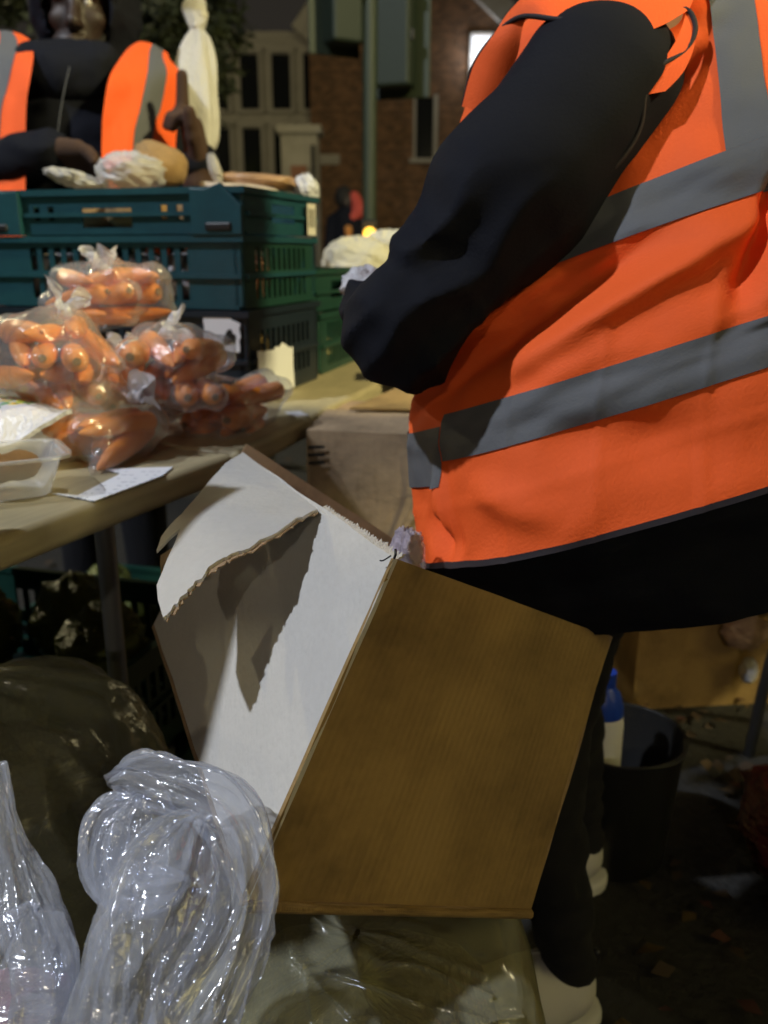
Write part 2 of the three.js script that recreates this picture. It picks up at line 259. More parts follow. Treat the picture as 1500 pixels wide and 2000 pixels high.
// ---------------------------------------------------------------- buildings
{ // gable end of a brick house with white verge boards; white stuccoed terrace runs away behind its corner
  const D = 36, GX0 = -2.75, GX1 = 4.1, eL = 8.6, apexX = 0.2, apexY = 12.6, eR = 9.3, zF = -D;
  const h = thing('brick_house', 'brown brick house gable with white verge boards and one lit window', 'house', V(0, 0, zF));
  const sh = new THREE.Shape([[GX0, 0], [GX1, 0], [GX1, eR], [apexX, apexY], [GX0, eL]].map((p) => new THREE.Vector2(...p)));
  const hole = (x0, x1, y0, y1) => sh.holes.push(new THREE.Path([[x0, y0], [x0, y1], [x1, y1], [x1, y0]].map((p) => new THREE.Vector2(...p))));
  hole(3.2, 3.95, 7.0, 8.6); hole(1.2, 1.85, 4.4, 6.5);
  part('wall', metric(new THREE.ExtrudeGeometry(sh, { depth: 0.4, bevelEnabled: false }).translate(0, 0, zF - 0.4)), M.brick, h);
  part('wall', metric(box(6.85, 8.5, 8, 0.675, 4.25, zF - 4.42)), M.brick, h);
  const roof = part('roof', merge([rod(V(0, 0, 0), V(0, 0, 1), 0.01)].map(() => box(0.1, 0.1, 0.1, apexX, apexY - 0.4, zF - 5))), M.slate, h);
  const verge = (x0, y0, x1, y1) => { const g = new THREE.BoxGeometry(Math.hypot(x1 - x0, y1 - y0), 0.75, 0.3); g.rotateZ(Math.atan2(y1 - y0, x1 - x0)); g.translate((x0 + x1) / 2, (y0 + y1) / 2 + 0.1, zF + 0.17); return g; };
  part('verge_board', verge(GX0 - 0.3, eL - 0.1, apexX - 0.1, apexY), M.stucco, roof); part('verge_board', verge(apexX + 0.1, apexY, GX1 + 0.35, eR - 0.15), M.stucco, roof);
  const slope = (x0, y0, x1, y1) => { const g = new THREE.BoxGeometry(Math.hypot(x1 - x0, y1 - y0), 0.15, 8.6); g.rotateZ(Math.atan2(y1 - y0, x1 - x0)); g.translate((x0 + x1) / 2, (y0 + y1) / 2 + 0.55, zF - 4); return g; };
  part('roof_slope', slope(GX0 - 0.3, eL, apexX, apexY + 0.1), M.slate, roof); part('roof_slope', slope(apexX, apexY + 0.1, GX1 + 0.4, eR), M.slate, roof);
  const litMat = new THREE.MeshStandardMaterial({ color: 0x111111, emissive: lin(0.9, 0.93, 1), emissiveIntensity: 1.6, roughness: 0.2 });
  const w = part('window', merge([box(0.83, 0.06, 0.12, 3.575, 8.63, zF + 0.05), box(0.06, 1.6, 0.12, 3.17, 7.8, zF + 0.05), box(0.06, 1.6, 0.12, 3.98, 7.8, zF + 0.05), box(0.9, 0.08, 0.2, 3.575, 6.96, zF + 0.08), box(0.75, 0.06, 0.08, 3.575, 7.78, zF - 0.06)]), M.stucco, h);
  part('pane', box(0.75, 0.78, 0.02, 3.575, 8.2, zF - 0.1), litMat, w); part('pane', box(0.75, 0.75, 0.02, 3.575, 7.38, zF - 0.1), litMat, w);
  const wl = new THREE.PointLight(lin(0.9, 0.93, 1), 6, 0, 2); wl.position.set(3.575, 7.8, 0.35); wl.shadow.radius = 15; wl.castShadow = true; wl.name = 'window_light'; h.add(wl);
  const w2 = part('window', merge([box(0.16, 2.3, 0.1, 1.93, 5.45, zF + 0.04), box(0.1, 2.2, 0.08, 1.15, 5.45, zF + 0.03), box(1.1, 0.16, 0.24, 1.5, 4.3, zF + 0.1)]), M.stucco, h);
  part('pane', box(0.65, 2.1, 0.02, 1.525, 5.45, zF - 0.12), M.glassDark, w2);
  part('plaque', box(0.75, 0.36, 0.05, -2.05, 4.35, zF + 0.03), M.stucco, h);
}
for (let k = 0; k < 3; k++) { // white stuccoed terrace
  const zF = -37 - k * 8.2, x = -2.95 - k * 1.5, t = thing('terraced_house', ['white stucco terraced house joined to the brick gable', 'white stucco terraced house, second from the brick gable', 'white stucco terraced house, third from the brick gable'][k], 'house', V(x, 0, zF), 'white terraced houses');
  part('wall', metric(box(5, 8.6, 8.0, x - 2.5 + 0.9, 4.3, zF - 4)), M.stucco, t);
  part('cornice', box(5.4, 0.35, 8.1, x - 2.5 + 0.9, 8.75, zF - 4), M.stucco, t);
  const front = x - 4.1;
  for (let i = 0; i < 3; i++) for (let f = 0; f < 3; f++) {
    const wz = zF - 1.3 - i * 2.6, y = 1.6 + f * 2.6;
    const w = part('window', merge([box(0.18, 1.9, 0.16, front - 0.05, y + 0.2, wz - 0.6), box(0.18, 1.9, 0.16, front - 0.05, y + 0.2, wz + 0.6), box(0.22, 0.16, 1.5, front - 0.07, y + 1.2, wz)]), M.stucco, t);
    part('pane', box(0.04, 1.7, 1.05, front - 0.012, y + 0.2, wz), M.glassDark, w);
  }
  for (let i = 0; i < 4; i++) part('pilaster', box(0.35, 8.4, 0.35, front - 0.2, 4.2, zF - 0.2 - i * 2.5), M.stucco, t);
  if (k === 0) for (let i = 0; i < 3; i++) for (let q = 0; q < 4; q++) { // the end wall that looks up the street
    const wx = front + 0.75 + q * 1.2, wy = 2.0 + i * 2.6, w = part('window', merge([box(0.14, 2.0, 0.16, wx - 0.42, wy, zF + 0.07), box(0.14, 2.0, 0.16, wx + 0.42, wy, zF + 0.07), box(1.05, 0.14, 0.22, wx, wy - 1.05, zF + 0.1), box(1.05, 0.2, 0.2, wx, wy + 1.08, zF + 0.09)]), M.stucco, t);
    part('pane', box(0.7, 1.9, 0.03, wx, wy, zF + 0.02), M.glassDark, w);
  }
}
{ // pale gate pier of the terrace with a dark opening and a drain pipe
  const b = at(592, 480, 20); const t = thing('gate_pier', 'pale rendered gate pier with flat cap beside the brick house', 'pier', V(b.x, 0, b.z));
  part('shaft', metric(box(0.78, 3.45, 0.8, b.x, 1.725, b.z)), M.stucco, t);
  part('cap', box(0.95, 0.16, 0.95, b.x, 3.53, b.z), M.stucco, t);
  part('brick_panel', box(0.34, 0.5, 0.03, b.x - 0.02, 2.55, b.z + 0.41), std({ color: lin(0.3, 0.14, 0.09), roughness: 0.8 }), t);
  part('pipe', rod(V(b.x + 0.3, 0.05, b.z + 0.45), V(b.x + 0.3, 3.2, b.z + 0.45), 0.045), M.black, t);
}

// ---------------------------------------------------------------- trees
function tree(x, z, h, crownY, rx, ry, n, leaf, color, label, spots) {
  const t = thing('street_tree', label, 'tree', V(x, 0, z), 'street trees');
  const limbs = [rodTaper(V(x, 0, z), V(x + 0.15, crownY - ry * 0.5, z), 0.22, 0.16)];
  for (let i = 0; i < 7; i++) { const a = i * 0.9 + 0.4, e = V(x + Math.cos(a) * rx * 0.6, crownY + rr(-0.2, 0.55) * ry, z + Math.sin(a) * rx * 0.6); limbs.push(rodTaper(V(x + 0.12, crownY - ry * 0.6, z), e, 0.11, 0.03)); }
  part('trunk', merge(limbs), M.bark, t);
  const lg = leafClump(); const im = new THREE.InstancedMesh(lg, std({ color: lin(1, 1, 1), roughness: 0.65 }), n); im.name = 'crown'; im.userData.kind = 'stuff';
  const m4 = new THREE.Matrix4(), q = new THREE.Quaternion(), c = new THREE.Color(), clumps = [];
  for (let i = 0; i < 26; i++) { const a = rr(0, 6.283), u = rr(-1, 1), r = Math.cbrt(rnd()) * 0.9; clumps.push(V(Math.cos(a) * Math.sqrt(1 - u * u) * r * rx, u * r * ry, Math.sin(a) * Math.sqrt(1 - u * u) * r * rx)); }
  for (let i = 0; i < n; i++) {
    const cl = clumps[i % clumps.length], s = leaf * rr(0.7, 1.4), w = rx * 0.36;
    const p = V(cl.x + (rnd() + rnd() + rnd() - 1.5) * w, crownY + cl.y + (rnd() + rnd() + rnd() - 1.5) * w * 0.8, cl.z + (rnd() + rnd() + rnd() - 1.5) * w);
    q.setFromEuler(new THREE.Euler(rr(-1, 1), rr(0, 6.3), rr(-1, 1)));
    im.setMatrixAt(i, m4.compose(p, q, V(s, s, s))); const k = rr(0.6, 1.35); im.setColorAt(i, c.setRGB(color[0] * k, color[1] * k, color[2] * k));
  }
  t.add(im); return t;
}
function rodTaper(a, b, ra, rb) { const g = new THREE.CylinderGeometry(rb, ra, a.distanceTo(b), 9); g.applyQuaternion(new THREE.Quaternion().setFromUnitVectors(V(0, 1, 0), b.clone().sub(a).normalize())); const m = a.clone().add(b).multiplyScalar(0.5); g.translate(m.x, m.y, m.z); return g; }
function leafClump() {
  const pos = [], idx = [];
  for (let k = 0; k < 5; k++) { const a = k * 1.257, ca = Math.cos(a), sa = Math.sin(a), b = pos.length / 3, y = (k % 3) * 0.12 - 0.1; for (const [u, w, q] of [[0.1, 0, 0], [0.55, 0.22, 0.1], [1, 0, -0.08], [0.55, -0.22, 0.1]]) pos.push(ca * u - sa * w, y + q, sa * u + ca * w); idx.push(b, b + 1, b + 3, b + 1, b + 2, b + 3); }
  const g = new THREE.BufferGeometry(); g.setAttribute('position', new THREE.Float32BufferAttribute(pos, 3)); g.setIndex(idx); g.computeVertexNormals(); return g;
}
tree(-4.35, -14.5, 7, 5.4, 2.2, 3.1, 5200, 0.2, [0.05, 0.06, 0.025], 'dark leafy tree hiding the end of the white terrace');
tree(-6.75, -12, 7, 5.0, 2.2, 2.6, 3600, 0.2, [0.13, 0.16, 0.03], 'yellow-green lit tree beyond the person sorting bread');
tree(4.6, -26, 12, 9.6, 2.6, 2.2, 2600, 0.25, [0.05, 0.05, 0.02], 'dark tree crown overhanging the brick house roof');

// ---------------------------------------------------------------- traffic signal and pedestrian beyond the stall
{
  const d = 6.6, p = at(719, 440, d), t = thing('traffic_signal', 'green traffic signal pole with two signal heads seen from behind', 'traffic light', V(p.x, 0, p.z));
  const X = p.x, Z = p.z;
  part('pole', rod(V(X, 0, Z), V(X + 0.03, 4.0, Z), 0.052, 18), M.poleGreen, t);
  const head = (dx, y0, y1, w, ry, dz) => {
    const hd = part('signal_head', rbox(w, y1 - y0, 0.2, 0.03, X + dx, (y0 + y1) / 2, Z + dz, ry), std({ color: lin(0.018, 0.03, 0.018), map: rep(grimeMap, 2), roughness: 0.6 }), t);
    const bx = X + dx - Math.sin(ry) * 0.14, bz = Z + dz - Math.cos(ry) * 0.14;
    part('backing_board', rbox(w + 0.16, y1 - y0 + 0.1, 0.02, 0.008, bx, (y0 + y1) / 2, bz, ry), M.poleGreen, hd);
    for (let i = 0; i < 3; i++) { const hy = y0 + (i + 0.5) * (y1 - y0) / 3; part('visor', new THREE.CylinderGeometry(0.11, 0.11, 0.18, 16, 1, true).rotateX(Math.PI / 2).rotateY(ry).translate(X + dx - Math.sin(ry) * 0.22, hy, Z + dz - Math.cos(ry) * 0.22), M.black, hd); }
    for (let i = 1; i < 3; i++) part('hinge', rod(V(X + dx + w / 2 - 0.02, y0 + i * 0.3, Z + dz + 0.11), V(X + dx + w / 2 - 0.02, y0 + i * 0.3 + 0.06, Z + dz + 0.11), 0.015), M.black, hd);
    part('bracket', merge([rod(V(X + dx, y0 + 0.1, Z + dz), V(X, y0 + 0.1, Z), 0.02), rod(V(X + dx, y1 - 0.1, Z + dz), V(X, y1 - 0.1, Z), 0.02)]), M.poleGreen, hd);
  };
  head(-0.17, 2.42, 3.35, 0.24, 0.5, 0.02); head(0.2, 2.15, 3.35, 0.27, -0.35, -0.05);
  const bxm = part('push_button_box', rbox(0.12, 0.3, 0.1, 0.02, X + 0.01, 1.1, Z + 0.1), M.black, t);
  const gl = part('wait_lamp', new THREE.CylinderGeometry(0.045, 0.045, 0.02, 24).rotateX(Math.PI / 2).translate(X + 0.014, 1.15, Z + 0.16), new THREE.MeshStandardMaterial({ color: 0x332200, emissive: lin(1, 0.55, 0.06), emissiveIntensity: 3.2 }), bxm);
  const l = new THREE.PointLight(lin(1, 0.55, 0.06), 0.12, 0, 2); l.position.set(0.014, 1.15, 0.2); l.shadow.radius = 2; l.castShadow = true; l.name = 'wait_light'; t.add(l);
}

// ---------------------------------------------------------------- figures
function headPrims(c, s, fwd) {        // c: middle of the head, fwd: where the face looks
  const up = V(0, 1, 0), side = V().crossVectors(up, fwd).normalize(), P = (f, u, w) => c.clone().addScaledVector(fwd, f * s).addScaledVector(up, u * s).addScaledVector(side, w * s), turn = Math.atan2(fwd.x, fwd.z);
  const b = (f, u, w, rx, ry, rz) => ball(P(f, u, w), rx * s, ry * s, rz * s, turn);
  return [b(-0.012, 0.03, 0, 0.075, 0.088, 0.095), b(0.022, -0.045, 0, 0.058, 0.07, 0.065), b(0.052, -0.095, 0, 0.028, 0.022, 0.024),
    { ...cone(P(0.085, 0.012, 0), P(0.112, -0.03, 0), 0.009 * s, 0.016 * s), k: 0.02 }, { ...b(0.1, -0.036, 0.014, 0.01, 0.008, 0.011), k: 0.012 }, { ...b(0.1, -0.036, -0.014, 0.01, 0.008, 0.011), k: 0.012 },
    { ...b(0.072, 0.03, 0.034, 0.024, 0.008, 0.014), k: 0.02 }, { ...b(0.072, 0.03, -0.034, 0.024, 0.008, 0.014), k: 0.02 },
    { ...b(0.086, -0.062, 0, 0.022, 0.006, 0.009), k: 0.012 }, { ...b(0.085, -0.073, 0, 0.02, 0.007, 0.01), k: 0.012 },
    { ...b(0.058, -0.02, 0.045, 0.02, 0.016, 0.016), k: 0.03 }, { ...b(0.058, -0.02, -0.045, 0.02, 0.016, 0.016), k: 0.03 },
    { ...b(-0.008, -0.005, 0.078, 0.01, 0.032, 0.02), k: 0.008 }, { ...b(-0.008, -0.005, -0.078, 0.01, 0.032, 0.02), k: 0.008 },
    cone(P(-0.03, -0.06, 0), P(-0.045, -0.17, 0), 0.055 * s, 0.062 * s)];
}
function handPrims(w, dir, palm, curl, side, r = 0.0105, thumbUp = 0) {   // w: wrist, dir: along the hand, palm: where the palm looks, side: +1 or -1
  dir = dir.clone().normalize(); palm = palm.clone().addScaledVector(dir, -palm.dot(dir)).normalize();
  const across = V().crossVectors(dir, palm).multiplyScalar(side), P = (a, b, c) => w.clone().addScaledVector(dir, a).addScaledVector(across, b).addScaledVector(palm, c), out = [];
  for (const b of [-0.028, -0.009, 0.011, 0.03]) out.push(cone(P(0.0, b * 0.55, 0), P(0.085, b, 0), r * 1.55, r * 1.3));
  [[-0.03, 0.062], [-0.01, 0.074], [0.011, 0.08], [0.031, 0.071]].forEach(([b, L], i) => {
    let p = P(0.088, b, 0), ang = curl * (0.5 + 0.06 * i); const seg = [0.45, 0.3, 0.25];
    seg.forEach((f, k) => { const q = p.clone().addScaledVector(dir, Math.cos(ang) * L * f).addScaledVector(palm, Math.sin(ang) * L * f); out.push({ ...cone(p, q, r * (1.05 - k * 0.08), r * (0.98 - k * 0.1)), k: 0.006 }); p = q; ang += curl * 0.62; });
  });
  let p = P(0.025, 0.032, 0.006);
  const td = [dir.clone().multiplyScalar(0.45 + thumbUp * 0.5).addScaledVector(across, 0.8 - thumbUp * 0.3).addScaledVector(palm, 0.35 - thumbUp * 0.2).normalize(), dir.clone().multiplyScalar(0.85).addScaledVector(across, 0.5 - thumbUp * 0.2).addScaledVector(palm, 0.45 - thumbUp * 0.4).normalize()];
  [[td[0], 0.042], [td[1], 0.033], [td[1], 0.026]].forEach(([d2, L], k) => { const q = p.clone().addScaledVector(d2, L); out.push({ ...cone(p, q, r * (1.35 - k * 0.12), r * (1.22 - k * 0.14)), k: 0.008 }); p = q; });
  return out;
}
function meshPrims(prims, k, cell, grow = 0, disp = null) { const f = field(prims, k, grow), g = disp ? (x, y, z) => { const d = f(x, y, z); return d > 0.05 || d < -0.08 ? d : d + disp(x, y, z); } : f; return nets(g, bounds(prims, grow + 0.03), cell); }

// catmull-rom over an array of numbers
const cat = (a, t) => { const n = a.length - 1, i = clamp(Math.floor(t), 0, n - 1), f = t - i, p0 = a[Math.max(0, i - 1)], p1 = a[i], p2 = a[i + 1], p3 = a[Math.min(n, i + 2)]; return 0.5 * (2 * p1 + (p2 - p0) * f + (2 * p0 - 5 * p1 + 4 * p2 - p3) * f * f + (3 * p1 - p0 - 3 * p2 + p3) * f * f * f); };
const catV = (a, t) => V(cat(a.map((p) => p.x), t), cat(a.map((p) => p.y), t), cat(a.map((p) => p.z), t));

{ // the helper bending over the table, seen from behind
  const base = V(0.36, 0, -1.12), t = thing('person', 'person in black padded jacket and orange high-visibility vest bending over the table', 'person', base);
  const fw = V(-0.35, 0, -0.937);
  const LV = [[826, 1108, 0.97, 1600, 925, 0.80, 0.2], [818, 908, 0.98, 1600, 682, 0.80, 0.2], [822, 820, 0.985, 1600, 583, 0.81, 0.2], [850, 700, 1.0, 1600, 455, 0.82, 0.19], [905, 588, 1.02, 1600, 336, 0.84, 0.19], [915, 505, 1.03, 1600, 230, 0.85, 0.19], [915, 330, 1.06, 1600, 70, 0.88, 0.18], [925, 180, 1.08, 1590, -60, 0.92, 0.16], [1000, 60, 1.08, 1560, -150, 0.98, 0.12], [1200, -60, 1.10, 1500, -190, 1.03, 0.07]];
  const C = [], U = [], W = [];
  for (const [lx, ly, ld, bx, by, bd, a] of LV) { const l = at(lx, ly, ld), b = at(bx, by, bd), c = b.clone().addScaledVector(fw, a); c.y -= 0.25 * a; C.push(c); U.push(l.sub(c)); W.push(b.sub(c)); }
  const torso = (th, v) => { const c = catV(C, v), u = catV(U, v), w = catV(W, v); return c.addScaledVector(u, Math.cos(th)).addScaledVector(w, Math.sin(th)); };
  // folds: lines on (angle in quarter turns, level) with height and width
  const folds = [[0.0, 2.55, 0.42, 3.9, 0.016, 0.16], [0.06, 2.2, 0.62, 3.7, -0.010, 0.16], [0.3, 2.25, 0.9, 3.6, 0.009, 0.2], [0.38, 5.3, 0.72, 6.6, 0.018, 0.13], [0.42, 5.05, 0.75, 6.3, -0.012, 0.12], [0.3, 5.9, 0.62, 7.4, 0.014, 0.16],
    [0.02, 0.55, 0.2, 0.15, -0.008, 0.12], [0.25, 0.75, 0.5, 0.3, 0.006, 0.12], [0.45, 0.95, 0.85, 0.5, -0.007, 0.2], [0.9, 2.2, 1.02, 5.0, 0.016, 0.08], [0.84, 2.2, 0.95, 5.0, -0.014, 0.08], [0.12, 1.0, 0.16, 0.1, 0.007, 0.05], [0.52, 4.5, 0.9, 3.2, 0.008, 0.25]];
  const creases = [[0.36, 0], [0.56, 0], [0.77, 0]];
  const bulge = (q, v) => {
    let h = 0.016 * fbm(q * 3.2, v * 0.7, 3.3, 3) + 0.004 * noise(q * 9, v * 2.2, 7);
    for (const [q0, v0, q1, v1, a, w] of folds) { const dx = q1 - q0, dy = (v1 - v0) * 0.28, px = q - q0, py = (v - v0) * 0.28, s = clamp((px * dx + py * dy) / (dx * dx + dy * dy), -0.1, 1.1), e = Math.hypot(px - dx * s, py - dy * s), n = e / (w * 0.32); h += 2.0 * a * Math.exp(-n * n) * Math.sin(clamp(s, 0, 1) * Math.PI * 0.9 + 0.15); }
    for (const [c] of creases) h += 0.0018 * Math.exp(-(((q - c - 0.012 * v) / 0.008) ** 2)) * smooth(3.6, 2.6, v);
    h += 0.0015 * Math.exp(-(((v - 0.55 - q * 0.1) / 0.03) ** 2));
    return h;
  };
  const skin2 = (q, v, off) => { const th = q * Math.PI / 2, p = torso(th, v), out = torso(th, v).sub(catV(C, v)).normalize(); return p.addScaledVector(out, bulge(q, v) + off); };
  const Q0 = -0.62, Q1 = 2.5;
  part('vest', gridGeo(260, 200, (u, w) => skin2(lerp(Q0, Q1, u), w * 9, 0), [1.3, 0.8]), M.vest, t);
  const seam = 0.15, drop = (q) => (q < seam ? 0.24 : 0);
  const vestMesh = t.children[t.children.length - 1];
  const band = (v0, v1, qa, qb, off = 0.0022) => gridGeo(Math.ceil((qb - qa) * 110), 14, (u, w) => { const q = lerp(qa, qb, u); return skin2(q, lerp(v0, v1, w) - drop((qa + qb) / 2), off); }, [1, 0.05]);
  part('reflective_band', merge([band(1, 2, Q0, seam - 0.004), band(1, 2, seam, Q1)]), M.tape, vestMesh);
  part('reflective_band', band(4, 5, 0.02, Q1), M.tape, vestMesh);
  part('reflective_band', gridGeo(16, 80, (u, w) => skin2(lerp(lerp(0.785, 0.745, w), lerp(0.885, 0.825, w), u), lerp(5, 8.9, w), 0.0024), [0.05, 0.6]), M.tape, vestMesh);
  part('reflective_band', gridGeo(16, 80, (u, w) => skin2(lerp(1.25, 1.35, u), lerp(5, 8.9, w), 0.0024), [0.05, 0.6]), M.tape, vestMesh);
  part('hem_binding', gridGeo(220, 6, (u, w) => skin2(lerp(Q0, Q1, u), lerp(-0.005, 0.085, w), 0.0022), [1.2, 0.02]), M.piping, vestMesh);
  // jacket: torso under the vest, skirt below it, and the sleeve with the bent elbow
  const under = [0, 1, 2, 3, 4, 5, 6, 7, 8, 9].map((k) => C[k].clone());
  const jPr = [];
  const skirt = [[860, 1148, 0.99, 1600, 975, 0.82], [905, 1188, 1.0, 1580, 1080, 0.85], [960, 1215, 1.01, 1560, 1180, 0.88]];
  const SC = [C[0].clone()], SU = [U[0].clone().multiplyScalar(0.97)], SW = [W[0].clone().multiplyScalar(0.97)];
  for (const [lx, ly, ld, bx, by, bd] of skirt) { const l = at(lx, ly, ld), b = at(bx, by, bd), c = b.clone().addScaledVector(fw, 0.19); c.y -= 0.03; SC.push(c); SU.push(l.sub(c)); SW.push(b.sub(c)); }
  const skirtAt = (q, v) => { const th = q * Math.PI / 2, c = catV(SC, v), u = catV(SU, v), w = catV(SW, v); const o = u.clone().multiplyScalar(Math.cos(th)).addScaledVector(w, Math.sin(th)); return c.add(o.clone().multiplyScalar(1 + 0.05 * fbm(q * 4, v * 0.8, 9, 3) + 0.02 * noise(q * 11, v, 3))); };
  const innerTorso = gridGeo(120, 60, (u, w) => { const q = lerp(0, 4, u), th = q * Math.PI / 2; return torso(th, w * 9).lerp(catV(C, w * 9), 0.16); }, [1.3, 0.8], true);
  const skirtG = gridGeo(160, 30, (u, w) => skirtAt(u * 4, w * 3), [1.3, 0.3], true);
  const skirtIn = gridGeo(80, 8, (u, w) => skirtAt(u * 4, 3).lerp(SC[3].clone().add(V(0, 0.05, 0)), w), [1, 0.2], true);
  const sh = at(1165, 185, 0.95), mid = at(985, 397, 0.915), el = at(800, 632, 0.905), fa = at(778, 616, 1.03), wr = at(790, 612, 1.18);
  const arm = [cone(sh, mid, 0.09, 0.0745), cone(mid, el, 0.0745, 0.0585), { ...cone(el, fa, 0.0585, 0.05), k: 0.02 }, cone(fa, wr, 0.05, 0.04)];
  const ax = el.clone().sub(sh).normalize();
  const armDisp = (x, y, z) => {
    const s = (x - sh.x) * ax.x + (y - sh.y) * ax.y + (z - sh.z) * ax.z, e = smooth(0.12, 0.3, s), b = V(x - el.x, y - el.y, z - el.z);
    const r1 = ridge(x * 4 + y * 7, (y - x * 0.8) * 13, z * 5) - 0.6, r2 = ridge(x * 3 + 9 + y * 3, y * 3 - x * 4, z * 5) - 0.6;
    return -0.007 * fbm(x * 7, y * 7, z * 7, 2) - 0.019 * e * r1 - 0.007 * r2 - 0.004 * e * (ridge(x * 14, (y + x) * 22, z * 9) - 0.6);
  };
  part('jacket', merge([innerTorso, skirtG, skirtIn, meshPrims(arm, 0.05, 0.006, 0, armDisp)]), M.jacket, t);
  const jk = t.children[t.children.length - 1];
  { // other sleeve, out of sight beyond the frame, reaching to the table as well
    const s2 = torso(Math.PI, 7.2), e2 = V(s2.x + 0.02, 0.98, s2.z - 0.2), w2 = V(s2.x - 0.15, 0.93, s2.z - 0.42);
    part('sleeve', meshPrims([cone(s2, e2, 0.085, 0.062), cone(e2, w2, 0.058, 0.042)], 0.03, 0.01), M.jacket, jk);
    part('hand', meshPrims(handPrims(w2, V(-0.4, -0.15, -0.9), V(0, -1, 0), 0.9, 1), 0.012, 0.005), M.skin, t);
  }
  // armhole piping and the front strap that shows beyond the shoulder
  const pipe = [[905, 205, 1.03], [925, 130, 1.0], [965, 72, 0.97], [1015, 34, 0.935], [1090, 38, 0.9], [1170, 43, 0.88], [1250, 62, 0.88], [1300, 36, 0.89], [1340, 18, 0.895], [1358, 52, 0.89], [1340, 100, 0.885], [1290, 130, 0.878], [1262, 180, 0.875], [1250, 250, 0.88], [1215, 310, 0.882], [1150, 370, 0.888]].map((p) => at(...p));
  part('armhole_piping', tube(pipe, 0.0028, 140, 7), M.piping, vestMesh);
  const strapL = [[902, 208, 1.005], [925, 128, 0.985], [965, 66, 0.96], [1005, 10, 0.97], [1090, -60, 0.98], [1250, -90, 0.96], [1400, -90, 0.95]].map((p) => at(...p)), strapR = [[955, 260, 1.0], [975, 190, 0.98], [1010, 110, 0.955], [1030, 36, 0.93], [1100, 40, 0.898], [1250, 62, 0.878], [1345, 20, 0.893]].map((p) => at(...p));
  part('shoulder_panel', gridGeo(60, 10, (u, w) => catV(strapL, u * 6).lerp(catV(strapR, u * 6), w).add(V(0, 0.006 * Math.sin(w * 3.14), 0.008 * Math.sin(w * 3.14))), [0.4, 0.06]), M.vest, vestMesh);
  const lp = [[1262, 185, 0.874], [1290, 128, 0.878], [1325, 70, 0.886], [1340, 22, 0.895]].map((p) => at(...p)), lq = [[1300, 178, 0.872], [1335, 140, 0.876], [1356, 90, 0.884], [1358, 48, 0.89]].map((p) => at(...p));
  part('vest_lining', gridGeo(24, 8, (u, w) => catV(lp, u * 3).lerp(catV(lq, u * 3), w), [0.1, 0.05]), M.vest, vestMesh);
  // body under the clothes: one skin from feet to head
  const f1 = V(0.318, 0, -1.262), f2 = V(0.243, 0, -0.985), fd = V(-0.97, 0, 0.22).normalize();
  const hip1 = V(0.31, 0.7, -1.19), hip2 = V(0.25, 0.7, -1.06), k1 = V(0.28, 0.4, -1.25), k2 = V(0.195, 0.4, -1.01), an = (f) => V(f.x, 0.1, f.z);
  const hc = at(1330, -330, 1.22), fwd = V(-0.75, -0.25, -0.6).normalize();
  const body = [cone(an(f1), k1, 0.02, 0.036), cone(k1, hip1, 0.045, 0.07), cone(an(f2), k2, 0.02, 0.036), cone(k2, hip2, 0.045, 0.07), cone(f1.clone().add(V(0, 0.05, 0)), f1.clone().addScaledVector(fd, 0.15).add(V(0, 0.03, 0)), 0.035, 0.028), cone(f2.clone().add(V(0, 0.05, 0)), f2.clone().addScaledVector(fd, 0.15).add(V(0, 0.03, 0)), 0.035, 0.028), cone(V(0.35, 0.72, -1.13), C[6], 0.13, 0.14), cone(C[6], C[9], 0.13, 0.07), cone(C[9], hc, 0.06, 0.06), cone(C[7], sh, 0.06, 0.05), cone(sh, el, 0.04, 0.03), cone(el, wr, 0.03, 0.024)];
  const headG = meshPrims(headPrims(hc, 1.05, fwd), 0.035, 0.006), handG = meshPrims(handPrims(wr, V(-0.25, -0.1, -0.96), V(-0.2, -0.9, 0.1), 1.1, -1), 0.012, 0.004);
  part('body', merge([meshPrims(body, 0.04, 0.014), headG, handG]), M.skin, t);
  const hairP = [ball(hc.clone().addScaledVector(fwd, -0.03).add(V(0, 0.035, 0)), 0.09, 0.095, 0.1), ball(hc.clone().addScaledVector(fwd, -0.07).add(V(0, -0.02, 0)), 0.07, 0.08, 0.06)];
  part('hair', meshPrims(hairP, 0.03, 0.008, 0, (x, y, z) => -0.006 * noise(x * 60, y * 60, z * 60)), M.hair, t);
  // trousers and trainers
  const leg = [cone(V(f1.x + 0.01, 0.1, f1.z), k1, 0.037, 0.058), cone(k1, hip1, 0.06, 0.085), cone(V(f2.x + 0.01, 0.1, f2.z), k2, 0.037, 0.058), cone(k2, hip2, 0.06, 0.085), ball(V(0.31, 0.74, -1.12), 0.13, 0.09, 0.13)];
  part('trousers', meshPrims(leg, 0.03, 0.009, 0, (x, y, z) => -0.008 * (ridge(x * 8, y * 22, z * 8) - 0.6)), M.trousers, t);
  for (const f of [f1, f2]) {
    const P = (a, y, s) => f.clone().addScaledVector(fd, a).addScaledVector(V(-fd.z, 0, fd.x), s).add(V(0, y, 0));
    const up = [cone(P(0, 0.06, 0), P(0.04, 0.055, 0), 0.042, 0.042), cone(P(0.04, 0.055, 0), P(0.15, 0.045, 0.004), 0.043, 0.042), cone(P(0.15, 0.042, 0.004), P(0.205, 0.036, 0), 0.042, 0.03), cone(P(-0.012, 0.07, 0), P(-0.03, 0.1, 0), 0.03, 0.015), cone(P(0.06, 0.075, 0), P(0.1, 0.068, 0), 0.03, 0.03)];
    const s = part('shoe', meshPrims(up, 0.03, 0.005), M.shoe, t);
    const so = [cone(P(-0.02, 0.016, 0), P(0.1, 0.016, 0), 0.04, 0.04), cone(P(0.1, 0.016, 0), P(0.2, 0.018, 0), 0.043, 0.034)];
